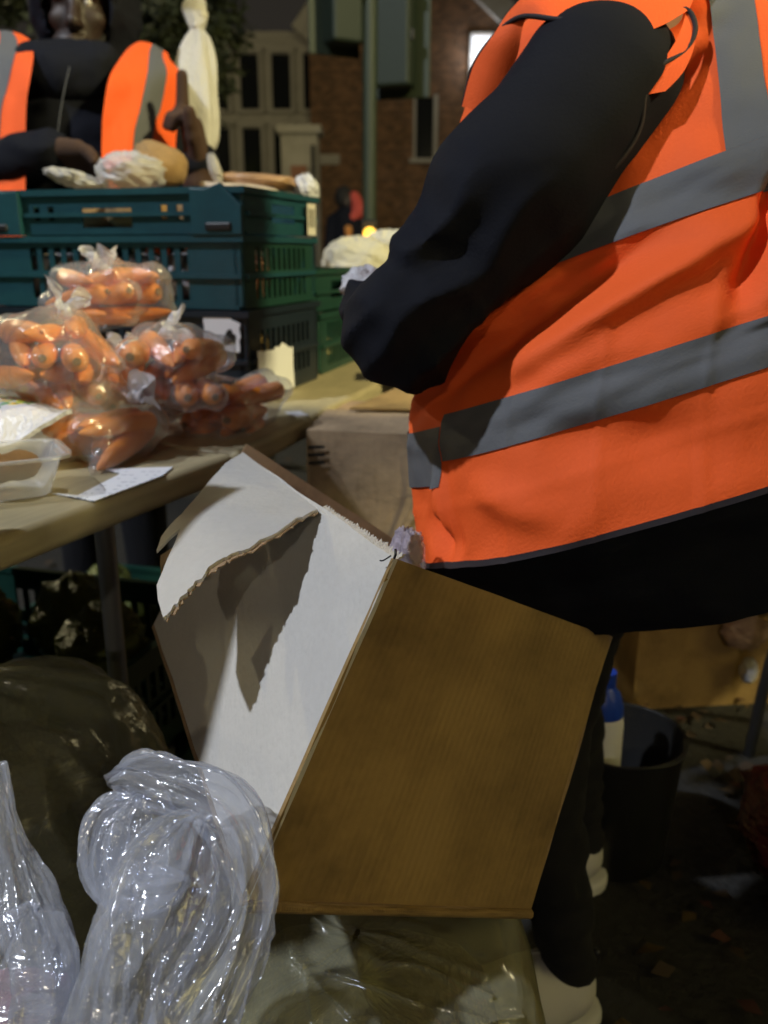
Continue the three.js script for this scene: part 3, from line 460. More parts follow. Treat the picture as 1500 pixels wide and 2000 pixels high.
    const f3 = field(so, 0.02); part('sole', nets((x, y, z) => Math.max(f3(x, y, z), Math.abs(y - 0.014) - 0.013), bounds(so, 0.02), 0.005), M.sole, s);
    part('heel_tab', meshPrims([cone(P(-0.047, 0.085, 0), P(-0.05, 0.108, 0), 0.007, 0.006)], 0.01, 0.0025), M.black, s);
    for (let i = 0; i < 4; i++) part('lace', tube([P(0.075 + i * 0.018, 0.1 - i * 0.008, -0.022), P(0.08 + i * 0.018, 0.109 - i * 0.009, 0), P(0.075 + i * 0.018, 0.1 - i * 0.008, 0.022)], 0.0025, 10, 6), M.sole, s);
    part('collar_trim', tube([P(-0.035, 0.105, 0.0), P(-0.015, 0.092, 0.034), P(0.03, 0.088, 0.038), P(0.065, 0.1, 0.022)], 0.005, 24, 6), M.sole, s);
    part('side_stripe', tube([P(0.02, 0.03, 0.047), P(0.07, 0.055, 0.05), P(0.13, 0.05, 0.046)], 0.005, 20, 6), M.black, s);
  }
}

{ // the helper sorting bread behind the crates, facing us
  const d = 2.42, c0 = at(150, 240, d), base = V(c0.x, 0, c0.z), t = thing('person', 'person in dark hooded jacket, open orange vest and brown knitted gloves behind the crates', 'person', base);
  const X = c0.x, Z = c0.z, hc = at(158, 26, d), fwd = V(0.12, -0.1, 0.985).normalize();
  const sL = V(X - 0.235, 1.41, Z - 0.02), sR = V(X + 0.225, 1.40, Z - 0.02), wrL = at(98, 296, 2.16), elL = at(-60, 345, 2.26), wrR = at(388, 318, 2.26), elR = at(376, 425, 2.4);
  const body = [cone(V(X - 0.1, 0.06, Z), V(X - 0.09, 0.5, Z), 0.045, 0.06), cone(V(X - 0.09, 0.5, Z), V(X - 0.08, 0.92, Z), 0.06, 0.09), cone(V(X + 0.1, 0.06, Z), V(X + 0.09, 0.5, Z), 0.045, 0.06), cone(V(X + 0.09, 0.5, Z), V(X + 0.08, 0.92, Z), 0.06, 0.09), cone(V(X, 0.95, Z), V(X, 1.34, Z), 0.11, 0.11), cone(V(X, 1.36, Z), V(X, 1.55, Z - 0.02), 0.07, 0.055), cone(sL, elL, 0.045, 0.036), cone(elL, wrL, 0.036, 0.026), cone(sR, elR, 0.045, 0.036), cone(elR, wrR, 0.036, 0.026)];
  part('body', merge([meshPrims(body, 0.04, 0.015), meshPrims(headPrims(hc, 1.1, fwd), 0.035, 0.006)]), M.skinDark, t);
  for (const s of [-1, 1]) part('eye', new THREE.SphereGeometry(0.012, 12, 8).translate(hc.x + s * 0.034 + fwd.x * 0.07, hc.y + 0.008, hc.z + fwd.z * 0.075), M.eye, t);
  part('beard', meshPrims([ball(hc.clone().add(V(0.01, -0.108, 0.055)), 0.056, 0.034, 0.042), cone(hc.clone().add(V(-0.068, -0.05, 0.02)), hc.clone().add(V(0.0, -0.115, 0.06)), 0.014, 0.02), cone(hc.clone().add(V(0.078, -0.05, 0.02)), hc.clone().add(V(0.01, -0.115, 0.06)), 0.014, 0.02)], 0.03, 0.006, 0, (x, y, z) => -0.004 * noise(x * 80, y * 80, z * 80)), M.hair, t);
  { const f = field([ball(hc.clone().add(V(0, 0.02, -0.04)), 0.15, 0.165, 0.14), ball(hc.clone().add(V(-0.02, -0.11, -0.05)), 0.15, 0.05, 0.1), cone(V(X - 0.05, 1.44, Z + 0.06), V(X + 0.09, 1.44, Z + 0.06), 0.05, 0.05)], 0.03), o = field([ball(hc.clone().add(V(0.012, -0.01, 0.1)), 0.085, 0.13, 0.14), ball(hc.clone().add(V(0, 0.02, -0.02)), 0.11, 0.14, 0.12)], 0.02);
    part('collar', meshPrims([ball(V(X + 0.01, 1.455, Z + 0.01), 0.14, 0.09, 0.15), cone(V(X - 0.08, 1.5, Z + 0.06), V(X + 0.1, 1.5, Z + 0.06), 0.05, 0.05), cone(V(X - 0.06, 1.47, Z + 0.08), V(X + 0.08, 1.47, Z + 0.08), 0.05, 0.05)], 0.05, 0.01, 0, (x, y, z) => -0.014 * fbm(x * 16, y * 16, z * 16, 3)), M.jacket, t);
    part('hood', nets((x, y, z) => Math.max(f(x, y, z) - 0.02 * fbm(x * 16, y * 16, z * 16, 3), -o(x, y, z)), [V(X - 0.24, 1.36, Z - 0.25), V(X + 0.24, 1.9, Z + 0.2)], 0.008), M.jacket, t); }
  const jk = [cone(V(X, 0.86, Z), V(X, 1.2, Z), 0.185, 0.18), cone(V(X, 1.2, Z), V(X, 1.37, Z), 0.18, 0.14), cone(V(X - 0.15, 1.37, Z), V(X + 0.15, 1.37, Z), 0.1, 0.1), cone(sL, elL, 0.085, 0.068), cone(elL, wrL, 0.068, 0.055), cone(sR, elR, 0.085, 0.062), cone(elR, wrR, 0.06, 0.05)];
  part('jacket', meshPrims(jk, 0.06, 0.01, 0, (x, y, z) => -0.008 * fbm(x * 9, y * 9, z * 9, 3) - 0.009 * (ridge(x * 7, y * 15, z * 7) - 0.6)), M.jacket, t);
  const jm = t.children[t.children.length - 1];
  part('zip', tube([at(112, 268, 2.185), at(118, 220, 2.19), at(128, 165, 2.2), at(136, 130, 2.22)], 0.0012, 20, 6), M.tape, jm);
  part('trousers', meshPrims([cone(V(X - 0.1, 0.08, Z), V(X - 0.09, 0.5, Z), 0.065, 0.08), cone(V(X - 0.09, 0.5, Z), V(X - 0.08, 0.92, Z), 0.08, 0.115), cone(V(X + 0.1, 0.08, Z), V(X + 0.09, 0.5, Z), 0.065, 0.08), cone(V(X + 0.09, 0.5, Z), V(X + 0.08, 0.92, Z), 0.08, 0.115)], 0.03, 0.014), M.trousers, t);
  for (const s of [-1, 1]) part('shoe', meshPrims([cone(V(X + s * 0.1, 0.045, Z - 0.03), V(X + s * 0.11, 0.04, Z + 0.19), 0.045, 0.04)], 0.02, 0.008), M.black, t);
  // open vest: two front panels and a back, each front with an upright reflective band
  const inR = [[262, 86, 2.42], [246, 100, 2.33], [216, 150, 2.2], [203, 215, 2.17], [198, 280, 2.16], [200, 400, 2.15], [205, 540, 2.15]].map((p) => at(...p)), outR = [[328, 104, 2.5], [332, 116, 2.42], [354, 148, 2.38], [354, 205, 2.36], [344, 265, 2.34], [342, 400, 2.33], [340, 540, 2.33]].map((p) => at(...p));
  const inL = [[40, 66, 2.42], [62, 82, 2.33], [67, 110, 2.24], [58, 165, 2.19], [50, 220, 2.17], [48, 400, 2.15], [46, 540, 2.15]].map((p) => at(...p)), outL = [[-40, 80, 2.5], [-66, 100, 2.42], [-88, 140, 2.38], [-90, 200, 2.36], [-86, 260, 2.34], [-84, 400, 2.33], [-84, 540, 2.33]].map((p) => at(...p));
  const panel = (a, b, f0, f1, off) => gridGeo(36, 60, (u, w) => { const f = lerp(f0(w), f1(w), u), p = catV(a, w * 6).lerp(catV(b, w * 6), f); p.z += 0.03 * Math.sin(f * 3.14) + off + 0.008 * fbm(f * 3, w * 5, 2, 3) + 0.006 * Math.sin(f * 9 + w * 5); p.y += 0.01 * Math.sin(f * 3.14) * smooth(0.2, 0, w); return p; }, [0.3, 0.6]);
  const c0_ = () => 0, c1_ = () => 1;
  const v = part('vest', panel(inR, outR, c0_, c1_, 0), M.vest, t); part('front_panel', panel(inL, outL, c0_, c1_, 0), M.vest, v);
  part('back_panel', gridGeo(40, 30, (u, w) => { const th = lerp(1.6, 4.68, u); return V(X + Math.sin(th) * lerp(0.28, 0.24, w), lerp(0.92, 1.47, w), Z + Math.cos(th) * lerp(0.24, 0.15, w)); }, [0.6, 0.5]), M.vest, v);
  part('reflective_band', panel(inR, outR, (w) => lerp(0.62, 0.48, w * 1.6), (w) => lerp(0.92, 0.72, w * 1.6), 0.003), M.tape, v); part('reflective_band', panel(inL, outL, (w) => lerp(0.12, 0.3, w * 1.4), (w) => lerp(0.4, 0.52, w * 1.4), 0.003), M.tape, v);
  // gloved hands: one pressing the bread bag, one held up with the thumb raised
  part('glove', meshPrims([...handPrims(wrL, V(0.95, -0.16, 0.2), V(0.1, -0.8, 0.6), 0.5, 1, 0.0155), cone(wrL, wrL.clone().add(V(-0.05, 0.0, -0.02)), 0.04, 0.045)], 0.02, 0.006), M.glove, t);
  part('glove', meshPrims([...handPrims(wrR, V(-0.12, 0.98, 0.12), V(-0.9, 0.05, 0.4), 1.35, 1, 0.0155, 1), cone(wrR, wrR.clone().add(V(0.0, -0.05, 0)), 0.036, 0.042), { ...cone(wrR.clone().add(V(-0.03, 0.11, 0.02)), wrR.clone().add(V(-0.025, 0.2, 0.02)), 0.017, 0.014), k: 0.02 }], 0.02, 0.006), M.glove, t);
}

{ // someone walking past beyond the signal pole
  const p = at(682, 470, 11), X = p.x, Z = p.z, t = thing('person', 'passer-by in dark coat with a red hood beyond the signal pole', 'person', V(X, 0, Z));
  part('body', merge([meshPrims([cone(V(X - 0.1, 0.05, Z), V(X - 0.07, 0.9, Z), 0.05, 0.1), cone(V(X + 0.1, 0.05, Z), V(X + 0.07, 0.9, Z), 0.05, 0.1), cone(V(X, 0.95, Z), V(X, 1.35, Z), 0.15, 0.17), cone(V(X - 0.18, 1.38, Z), V(X - 0.24, 0.85, Z + 0.06), 0.06, 0.045), cone(V(X + 0.18, 1.38, Z), V(X + 0.24, 0.85, Z + 0.06), 0.06, 0.045)], 0.05, 0.025), meshPrims(headPrims(V(X - 0.03, 1.62, Z), 1.1, V(0.5, 0, 0.86).normalize()), 0.03, 0.014)]), M.skinDark, t);
  part('coat', meshPrims([cone(V(X, 0.75, Z), V(X, 1.38, Z), 0.23, 0.2), cone(V(X - 0.19, 1.38, Z), V(X - 0.26, 0.95, Z + 0.06), 0.09, 0.07), cone(V(X + 0.19, 1.38, Z), V(X + 0.26, 0.95, Z + 0.06), 0.09, 0.07)], 0.05, 0.02), M.jacket, t);
  part('hair', meshPrims([ball(V(X - 0.06, 1.66, Z - 0.02), 0.115, 0.14, 0.12)], 0.02, 0.014), M.hair, t);
  part('red_hood', meshPrims([cone(V(X + 0.07, 1.66, Z + 0.02), V(X + 0.13, 1.5, Z + 0.1), 0.07, 0.09), cone(V(X + 0.13, 1.5, Z + 0.1), V(X + 0.05, 1.42, Z + 0.14), 0.08, 0.06)], 0.04, 0.014), std({ color: lin(0.5, 0.07, 0.05) }), t);
  part('orange_bag', meshPrims([cone(V(X, 1.28, Z + 0.24), V(X + 0.01, 1.08, Z + 0.25), 0.05, 0.03)], 0.02, 0.012), std({ color: lin(0.6, 0.25, 0.06) }), t);
}

// ---------------------------------------------------------------- tables
function trestleTable(p0, p1, width, label) {      // p0, p1: ends of the long edge that faces the helper; the top reaches away from it
  const dir = p1.clone().sub(p0).setY(0), L = dir.length(); dir.normalize();
  const t = thing('trestle_table', label, 'table', V(p0.x, 0, p0.z), 'folding tables of the stall'), turn = Math.atan2(-dir.z, dir.x);
  t.rotation.y = turn; const top = 0.74;
  part('table_top', metric(new RoundedBoxGeometry(L, 0.04, width, 3, 0.012).translate(L / 2, top - 0.02, -width / 2)), M.wood, t, false);
  for (const x of [0.18, L - 0.18]) { for (const z of [-0.1, -width + 0.1]) part('leg', rod(V(x, 0, z), V(x, top - 0.04, z), 0.014), M.steel, t, false); part('brace', rod(V(x, 0.3, -0.1), V(x, 0.3, -width + 0.1), 0.01), M.steel, t, false); }
  return t;
}
const nearA = V(-0.405, 0, -0.889), nearB = V(-0.223, 0, -1.296), nd = nearB.clone().sub(nearA).normalize();
const nearStart = nearA.clone().addScaledVector(nd, -1.1);
const farA = V(-0.2185, 0, -1.312), fd2 = V(0.233, 0, -0.811).normalize();
trestleTable(nearStart, nearB, 0.72, 'wooden trestle table under the bags of carrots');
trestleTable(farA, farA.clone().addScaledVector(fd2, 1.8), 0.75, 'wooden trestle table carrying the stacked green crates');

// ---------------------------------------------------------------- crates
function crate(name, label, mat, H, opts = {}) {
  const W = 0.58, D = 0.39, t = thing(name, label, 'crate', V(0, 0, 0), opts.group), th = 0.004;
  const rectHole = (sh, x0, x1, y0, y1) => sh.holes.push(new THREE.Path([[x0, y0], [x0, y1], [x1, y1], [x1, y0]].map((p) => new THREE.Vector2(...p))));
  const wall = (L, long) => {
    const sh = new THREE.Shape([[-L / 2, 0], [L / 2, 0], [L / 2, H], [-L / 2, H]].map((p) => new THREE.Vector2(...p)));
    if (opts.handle) {
      if (long) { rectHole(sh, -0.055, 0.055, H * 0.16, H * 0.62); for (const s of [-1, 1]) for (const x of [0.125, 0.158]) rectHole(sh, s * x - 0.007, s * x + 0.007, H * 0.34, H * 0.68); }
      else rectHole(sh, -0.06, 0.06, H * 0.3, H * 0.75);
    } else {
      const n = Math.floor((L - (long ? 0.22 : 0.1)) / 0.028), rows = H > 0.17 ? [[0.2, 0.42], [0.55, 0.8]] : [[0.12, 0.42], [0.54, 0.88]];
      for (const [a, b] of rows) for (let i = 0; i <= n; i++) { const x = (i - n / 2) * 0.028; rectHole(sh, x - 0.008, x + 0.008, a * H, b * H); }
    }
    return new THREE.ExtrudeGeometry(sh, { depth: th, bevelEnabled: false });
  };
  const M2 = opts.side || mat;
  part('front_panel', metric(wall(W - 0.02, true).translate(0, 0, D / 2 - th)), mat, t, false);
  part('back_panel', metric(wall(W - 0.02, true).translate(0, 0, -D / 2)), mat, t, false);
  part('side_panel', metric(wall(D - 0.02, false).rotateY(Math.PI / 2).translate(W / 2 - th, 0, 0)), M2, t, false);
  part('side_panel', metric(wall(D - 0.02, false).rotateY(Math.PI / 2).translate(-W / 2, 0, 0)), M2, t, false);
  part('base', metric(merge([0, 1, 2, 3, 4, 5].map((i) => box(W - 0.012, 0.004, 0.045, 0, 0.004, (i - 2.5) * 0.062)).concat([0, 1, 2, 3, 4, 5, 6, 7].map((i) => box(0.02, 0.003, D - 0.012, (i - 3.5) * 0.07, 0.0085, 0))))), mat, t, false);
  part('rim', metric(merge([box(W + 0.012, 0.012, 0.014, 0, H, D / 2 + 0.001), box(W + 0.012, 0.012, 0.014, 0, H, -D / 2 - 0.001), box(0.014, 0.012, D - 0.013, W / 2 - 0.001, H, 0), box(0.014, 0.012, D - 0.013, -W / 2 + 0.001, H, 0), box(W, 0.008, 0.008, 0, H * 0.47, D / 2 + 0.003), box(0.008, 0.008, D - 0.02, W / 2 + 0.003, H * 0.47, 0)])), mat, t, false);
  for (const sx of [-1, 1]) for (const sz of [-1, 1]) part('corner_post', metric(rbox(0.024, H - 0.004, 0.024, 0.006, sx * (W / 2 - 0.012), H / 2, sz * (D / 2 - 0.012))), mat, t, false);
  if (opts.handle) for (const sx of [-1, 1]) {
    const sh = new THREE.Shape([[0, 0], [0.1, 0], [0.1, H * 0.62], [0.06, H * 1.12], [0.03, H * 1.0], [0, H * 1.02]].map((p) => new THREE.Vector2(sx * p[0], p[1])));
    for (const [x, y, r] of [[0.062, H * 0.6, 0.009], [0.078, H * 0.48, 0.007]]) { const c = new THREE.Path(); c.absarc(sx * x, y, r, 0, 6.283, true); sh.holes.push(c); }
    const lug = part('corner_bracket', metric(new THREE.ExtrudeGeometry(sh, { depth: 0.01, bevelEnabled: true, bevelSize: 0.002, bevelThickness: 0.002, bevelSegments: 2 }).translate(sx * (W / 2 - 0.1), 0, D / 2 + 0.004)), mat, t, false);
    part('pull_hole', metric(rbox(0.055, 0.016, 0.012, 0.005, sx * (W / 2 - 0.045), H * 0.16, D / 2 + 0.014)), M.black, lug, false);
  }
  return t;
}
const turnC = Math.atan2(-fd2.z, fd2.x) - Math.PI / 2, wv = V(-Math.cos(turnC), 0, Math.sin(turnC));      // turnC: turn of the crates with the far table
const corner = V(-0.262, 0, -1.734);
function putCrate(o, along, back, y, yaw = 0) { const c = corner.clone().addScaledVector(wv, 0.29 + along).addScaledVector(fd2, 0.195 + back); o.position.set(c.x, y, c.z); o.rotation.y = turnC + yaw; return o; }
const G1 = 'plastic crates stacked on the table';
const crBottom = putCrate(crate('plastic_crate', 'dark navy plastic crate with torn white labels at the bottom of the stack', M.navy, 0.172, { group: G1, side: M.navy }), 0, 0, 0.741);
const crMid = putCrate(crate('plastic_crate', 'teal slotted plastic crate in the middle of the stack', M.teal, 0.13, { group: G1, side: M.green }), 0.005, 0.0, 0.922);
const crTop = putCrate(crate('plastic_crate', 'teal plastic crate full of bread on top of the stack', M.teal, 0.078, { group: G1, handle: true }), 0.0, 0.004, 1.061);
const crG1 = putCrate(crate('plastic_crate', 'green plastic crate on the table behind the stack, the lower one', M.green, 0.138, { group: G1 }), 0.02, 0.43, 0.741, 0.03);
const crG2 = putCrate(crate('plastic_crate', 'green plastic crate on the table behind the stack, the upper one', M.green, 0.092, { group: G1, handle: true }), 0.03, 0.44, 0.889, 0.0);
function labelGeo(pts) { const s = new THREE.Shape(pts.map((p) => new THREE.Vector2(...p))); return metric(new THREE.ExtrudeGeometry(s, { depth: 0.0006, bevelEnabled: false })); }
function ragged(pts, n, amp) { const out = []; pts.forEach((p, i) => { const q = pts[(i + 1) % pts.length]; for (let k = 0; k < n; k++) { const f = k / n; out.push([lerp(p[0], q[0], f) + (k ? rr(-amp, amp) : 0), lerp(p[1], q[1], f) + (k ? rr(-amp, amp) : 0)]); } }); return out; }
{ // torn labels and the barcode ticket
  const l1 = part('torn_label', labelGeo(ragged([[0, 0], [0.075, -0.004], [0.078, 0.05], [0.04, 0.07], [0.002, 0.07]], 5, 0.003)).translate(0.2, 0.105, 0.201), M.paper, crBottom, false);
  part('ink_blot', labelGeo(ragged([[0, 0], [0.026, 0.002], [0.028, 0.018], [0.014, 0.03], [0.004, 0.018]], 4, 0.002)).translate(0.24, 0.115, 0.2025), M.black, l1, false);
  part('torn_label', labelGeo(ragged([[0.02, 0], [0.21, 0], [0.205, 0.085], [0.15, 0.1], [0.1, 0.09], [0.02, 0.095]], 5, 0.004)).rotateY(Math.PI / 2).translate(0.2995, 0.006, 0.195), M.paper, crBottom, false);
  const cv = document.createElement('canvas'); cv.width = 128; cv.height = 160; const c = cv.getContext('2d'); c.fillStyle = '#d8d2c4'; c.fillRect(0, 0, 128, 160); c.fillStyle = '#2a2620';
  let x = 24; while (x < 104) { const w = 2 + rnd() * 5; c.fillRect(x, 28, w, 92); x += w + 2 + rnd() * 5; } c.fillRect(18, 20, 5, 108); c.fillRect(104, 20, 5, 108);
  const bt = new THREE.CanvasTexture(cv); bt.colorSpace = THREE.SRGBColorSpace;
  part('barcode_ticket', new THREE.PlaneGeometry(0.052, 0.066).rotateY(Math.PI / 2).translate(0.301, 0.035, -0.135), std({ map: bt, roughness: 0.7 }), crTop, false);
}

// soft lumps: bags, loaves and other shapes
function lump(name, c, r, mat, label, category, group, o = {}) {
  const g = new THREE.SphereGeometry(1, o.seg ?? 40, o.rows ?? 28), p = g.attributes.position, turn = o.turn ?? 0, amp = o.amp ?? 0.12, fr = o.freq ?? 2.2, sd = o.seed ?? rr(0, 50);
  for (let i = 0; i < p.count; i++) {
    const v = V().fromBufferAttribute(p, i), sgn = Math.sign; const e = o.boxy ?? 1;
    const q = V(sgn(v.x) * Math.abs(v.x) ** e, sgn(v.y) * Math.abs(v.y) ** e, sgn(v.z) * Math.abs(v.z) ** e);
    const n = 1 + amp * fbm(v.x * fr + sd, v.y * fr, v.z * fr + sd, 3) * 2 + (o.crinkle ?? 0) * (ridge(v.x * 4 + sd, v.y * 4, v.z * 4) - 0.6);
    q.multiply(V(r[0] * n, r[1] * n, r[2] * n)); q.applyAxisAngle(V(0, 1, 0), turn); if (o.tilt) q.applyAxisAngle(V(0, 0, 1), o.tilt); p.setXYZ(i, q.x + c.x, q.y + c.y, q.z + c.z);
  }
  g.computeVertexNormals(); return single(name, g, mat, label, category, group);
}
const inCrate = (o, x, y, z) => V(x, y, z).applyAxisAngle(V(0, 1, 0), o.rotation.y).add(o.position);
{ // bread and bags in and on the crates
  lump('bread_loaf', at(312, 322, 2.02), [0.062, 0.046, 0.09], M.bread, 'long curved brown loaf lying across the top crate under the glove', 'bread', undefined, { boxy: 0.8, amp: 0.06, tilt: -0.35, turn: 0.3 });
  lump('bread_bag', at(255, 338, 1.95), [0.075, 0.045, 0.06], film({ transmission: 0.6, roughness: 0.3 }), 'clear plastic bag of pale rolls on the top crate', 'bag', undefined, { crinkle: 0.18, amp: 0.1 });
  lump('bread_roll', at(262, 344, 1.97), [0.055, 0.03, 0.045], M.bread, 'brown roll inside the clear bag on the top crate', 'bread', undefined, { amp: 0.06 });
  lump('plastic_wrap', at(150, 352, 1.95), [0.07, 0.018, 0.05], FILM.milky, 'crumpled white wrapping hanging over the front of the top crate', 'wrapping', undefined, { crinkle: 0.3, tilt: -0.3 });
  for (let i = 0; i < 3; i++) lump('bread_roll', inCrate(crTop, -0.15 + i * 0.13, 0.05, -0.02 + 0.06 * (i % 2)), [0.06, 0.04, 0.11], M.bread, 'brown bread roll lying inside the top crate', 'bread', 'rolls inside the top crate', { boxy: 0.85, amp: 0.06 });
  lump('bread_packet', at(505, 356, 2.2), [0.10, 0.018, 0.11], std({ color: lin(0.5, 0.3, 0.16), roughness: 0.4, map: rep(grimeMap, 4) }), 'flat brown packet of flatbread on the upper edge of the crates', 'bread packet', undefined, { boxy: 0.7, amp: 0.1, tilt: -0.06 });
  lump('pale_packet', at(470, 372, 2.1), [0.10, 0.014, 0.08], std({ color: lin(0.5, 0.42, 0.33), roughness: 0.5 }), 'flat pale packet beneath the flatbread on the top crate', 'packet', undefined, { boxy: 0.7, amp: 0.1, tilt: -0.08 });
  lump('tied_bag', at(597, 374, 2.18), [0.032, 0.038, 0.03], FILM.white, 'small knotted white plastic bag at the end of the flatbread packet', 'bag', undefined, { crinkle: 0.3, amp: 0.1 });
  lump('plastic_scrap', at(420, 330, 2.1), [0.014, 0.035, 0.012], FILM.milky, 'thin strip of pale plastic sticking up beside the glove', 'wrapping', undefined, { crinkle: 0.3, tilt: 0.3 });
  for (const [o, n, y, cols] of [[crMid, 5, 0.055, [[0.6, 0.56, 0.56], [0.5, 0.24, 0.15], [0.62, 0.57, 0.6]]], [crBottom, 4, 0.075, [[0.3, 0.2, 0.06], [0.45, 0.4, 0.3], [0.4, 0.25, 0.05]]], [crG1, 4, 0.05, [[0.5, 0.42, 0.2], [0.4, 0.35, 0.25], [0.5, 0.3, 0.1]]]])
    for (let i = 0; i < n; i++) { const cl = cols[i % 3]; lump('vegetable_bag', inCrate(o, -0.215 + i * 0.43 / (n - 1), y, (i % 2) * 0.012 + 0.055), [0.062, y * 0.88, 0.12], std({ color: lin(...cl), roughness: 0.45, bumpMap: rep(wrinkleBump, 4), bumpScale: 0.004 }), o === crMid ? 'bag of vegetables seen through the slots of the middle crate' : o === crBottom ? 'bag of vegetables in the navy bottom crate' : 'bag of vegetables in the green crate behind the stack', 'bag', o === crMid ? 'bags in the middle crate' : o === crBottom ? 'bags in the bottom crate' : 'bags in the green crate', { boxy: 0.8, amp: 0.1 }); }
}
// white bag hanging from a stall rail above the frame
{
  const rail = thing('stall_rail', 'steel stall frame with an arm reaching over the crates', 'stall frame', V(-2.1, 0, -2.9));
  part('post', rod(V(-2.1, 0, -2.9), V(-2.1, 2.05, -2.9), 0.02), M.steel, rail); part('arm', rod(V(-2.12, 2.05, -2.9), V(-0.35, 2.05, -2.5), 0.016), M.steel, rail); part('foot', box(0.6, 0.03, 0.5, -2.1, 0.016, -2.9), M.steel, rail);
  const k = at(384, 40, 2.55), prof = [[383, -235, 3], [382, -120, 4], [384, -20, 12], [378, 12, 24], [384, 42, 21], [385, 58, 14], [384, 75, 24], [381, 110, 36], [381, 160, 41], [383, 220, 41], [390, 270, 34], [398, 296, 20], [402, 304, 4]].map(([x, y, w]) => [at(x, y, 2.55), w / FPX * 2.55]);
  const cs = prof.map((p) => p[0]), ws = prof.map((p) => p[1]), n = prof.length - 1;
  const bag = thing('hanging_bag', 'long cream plastic bag hanging by its knot behind the raised glove', 'bag', at(402, 304, 2.55));
  part('bag_body', gridGeo(64, 150, (u, v) => { const c = catV(cs, v * n), w = Math.max(0.002, cat(ws, v * n)), a = u * Math.PI * 2, f = 1 + 0.16 * Math.sin(a * 5 + v * 4) * smooth(0.3, 0.42, v) * (1 - v * 0.6) + 0.12 * noise(Math.cos(a) * 2, Math.sin(a) * 2, v * 9); return c.add(V(Math.cos(a) * w * f, 0, Math.sin(a) * w * 0.6 * f)); }, [1, 1], true), FILM.milky, bag);
  part('knot', meshPrims([ball(at(375, 18, 2.55), 0.024, 0.02, 0.02), ball(at(392, 30, 2.55), 0.022, 0.024, 0.02), ball(at(384, 52, 2.55), 0.018, 0.016, 0.018)], 0.012, 0.005), FILM.milky, bag);
  part('tie', rod(at(383, -225, 2.55), V(at(383, -225, 2.55).x, 2.05, at(383, -225, 2.55).z), 0.004), FILM.milky, bag);
}

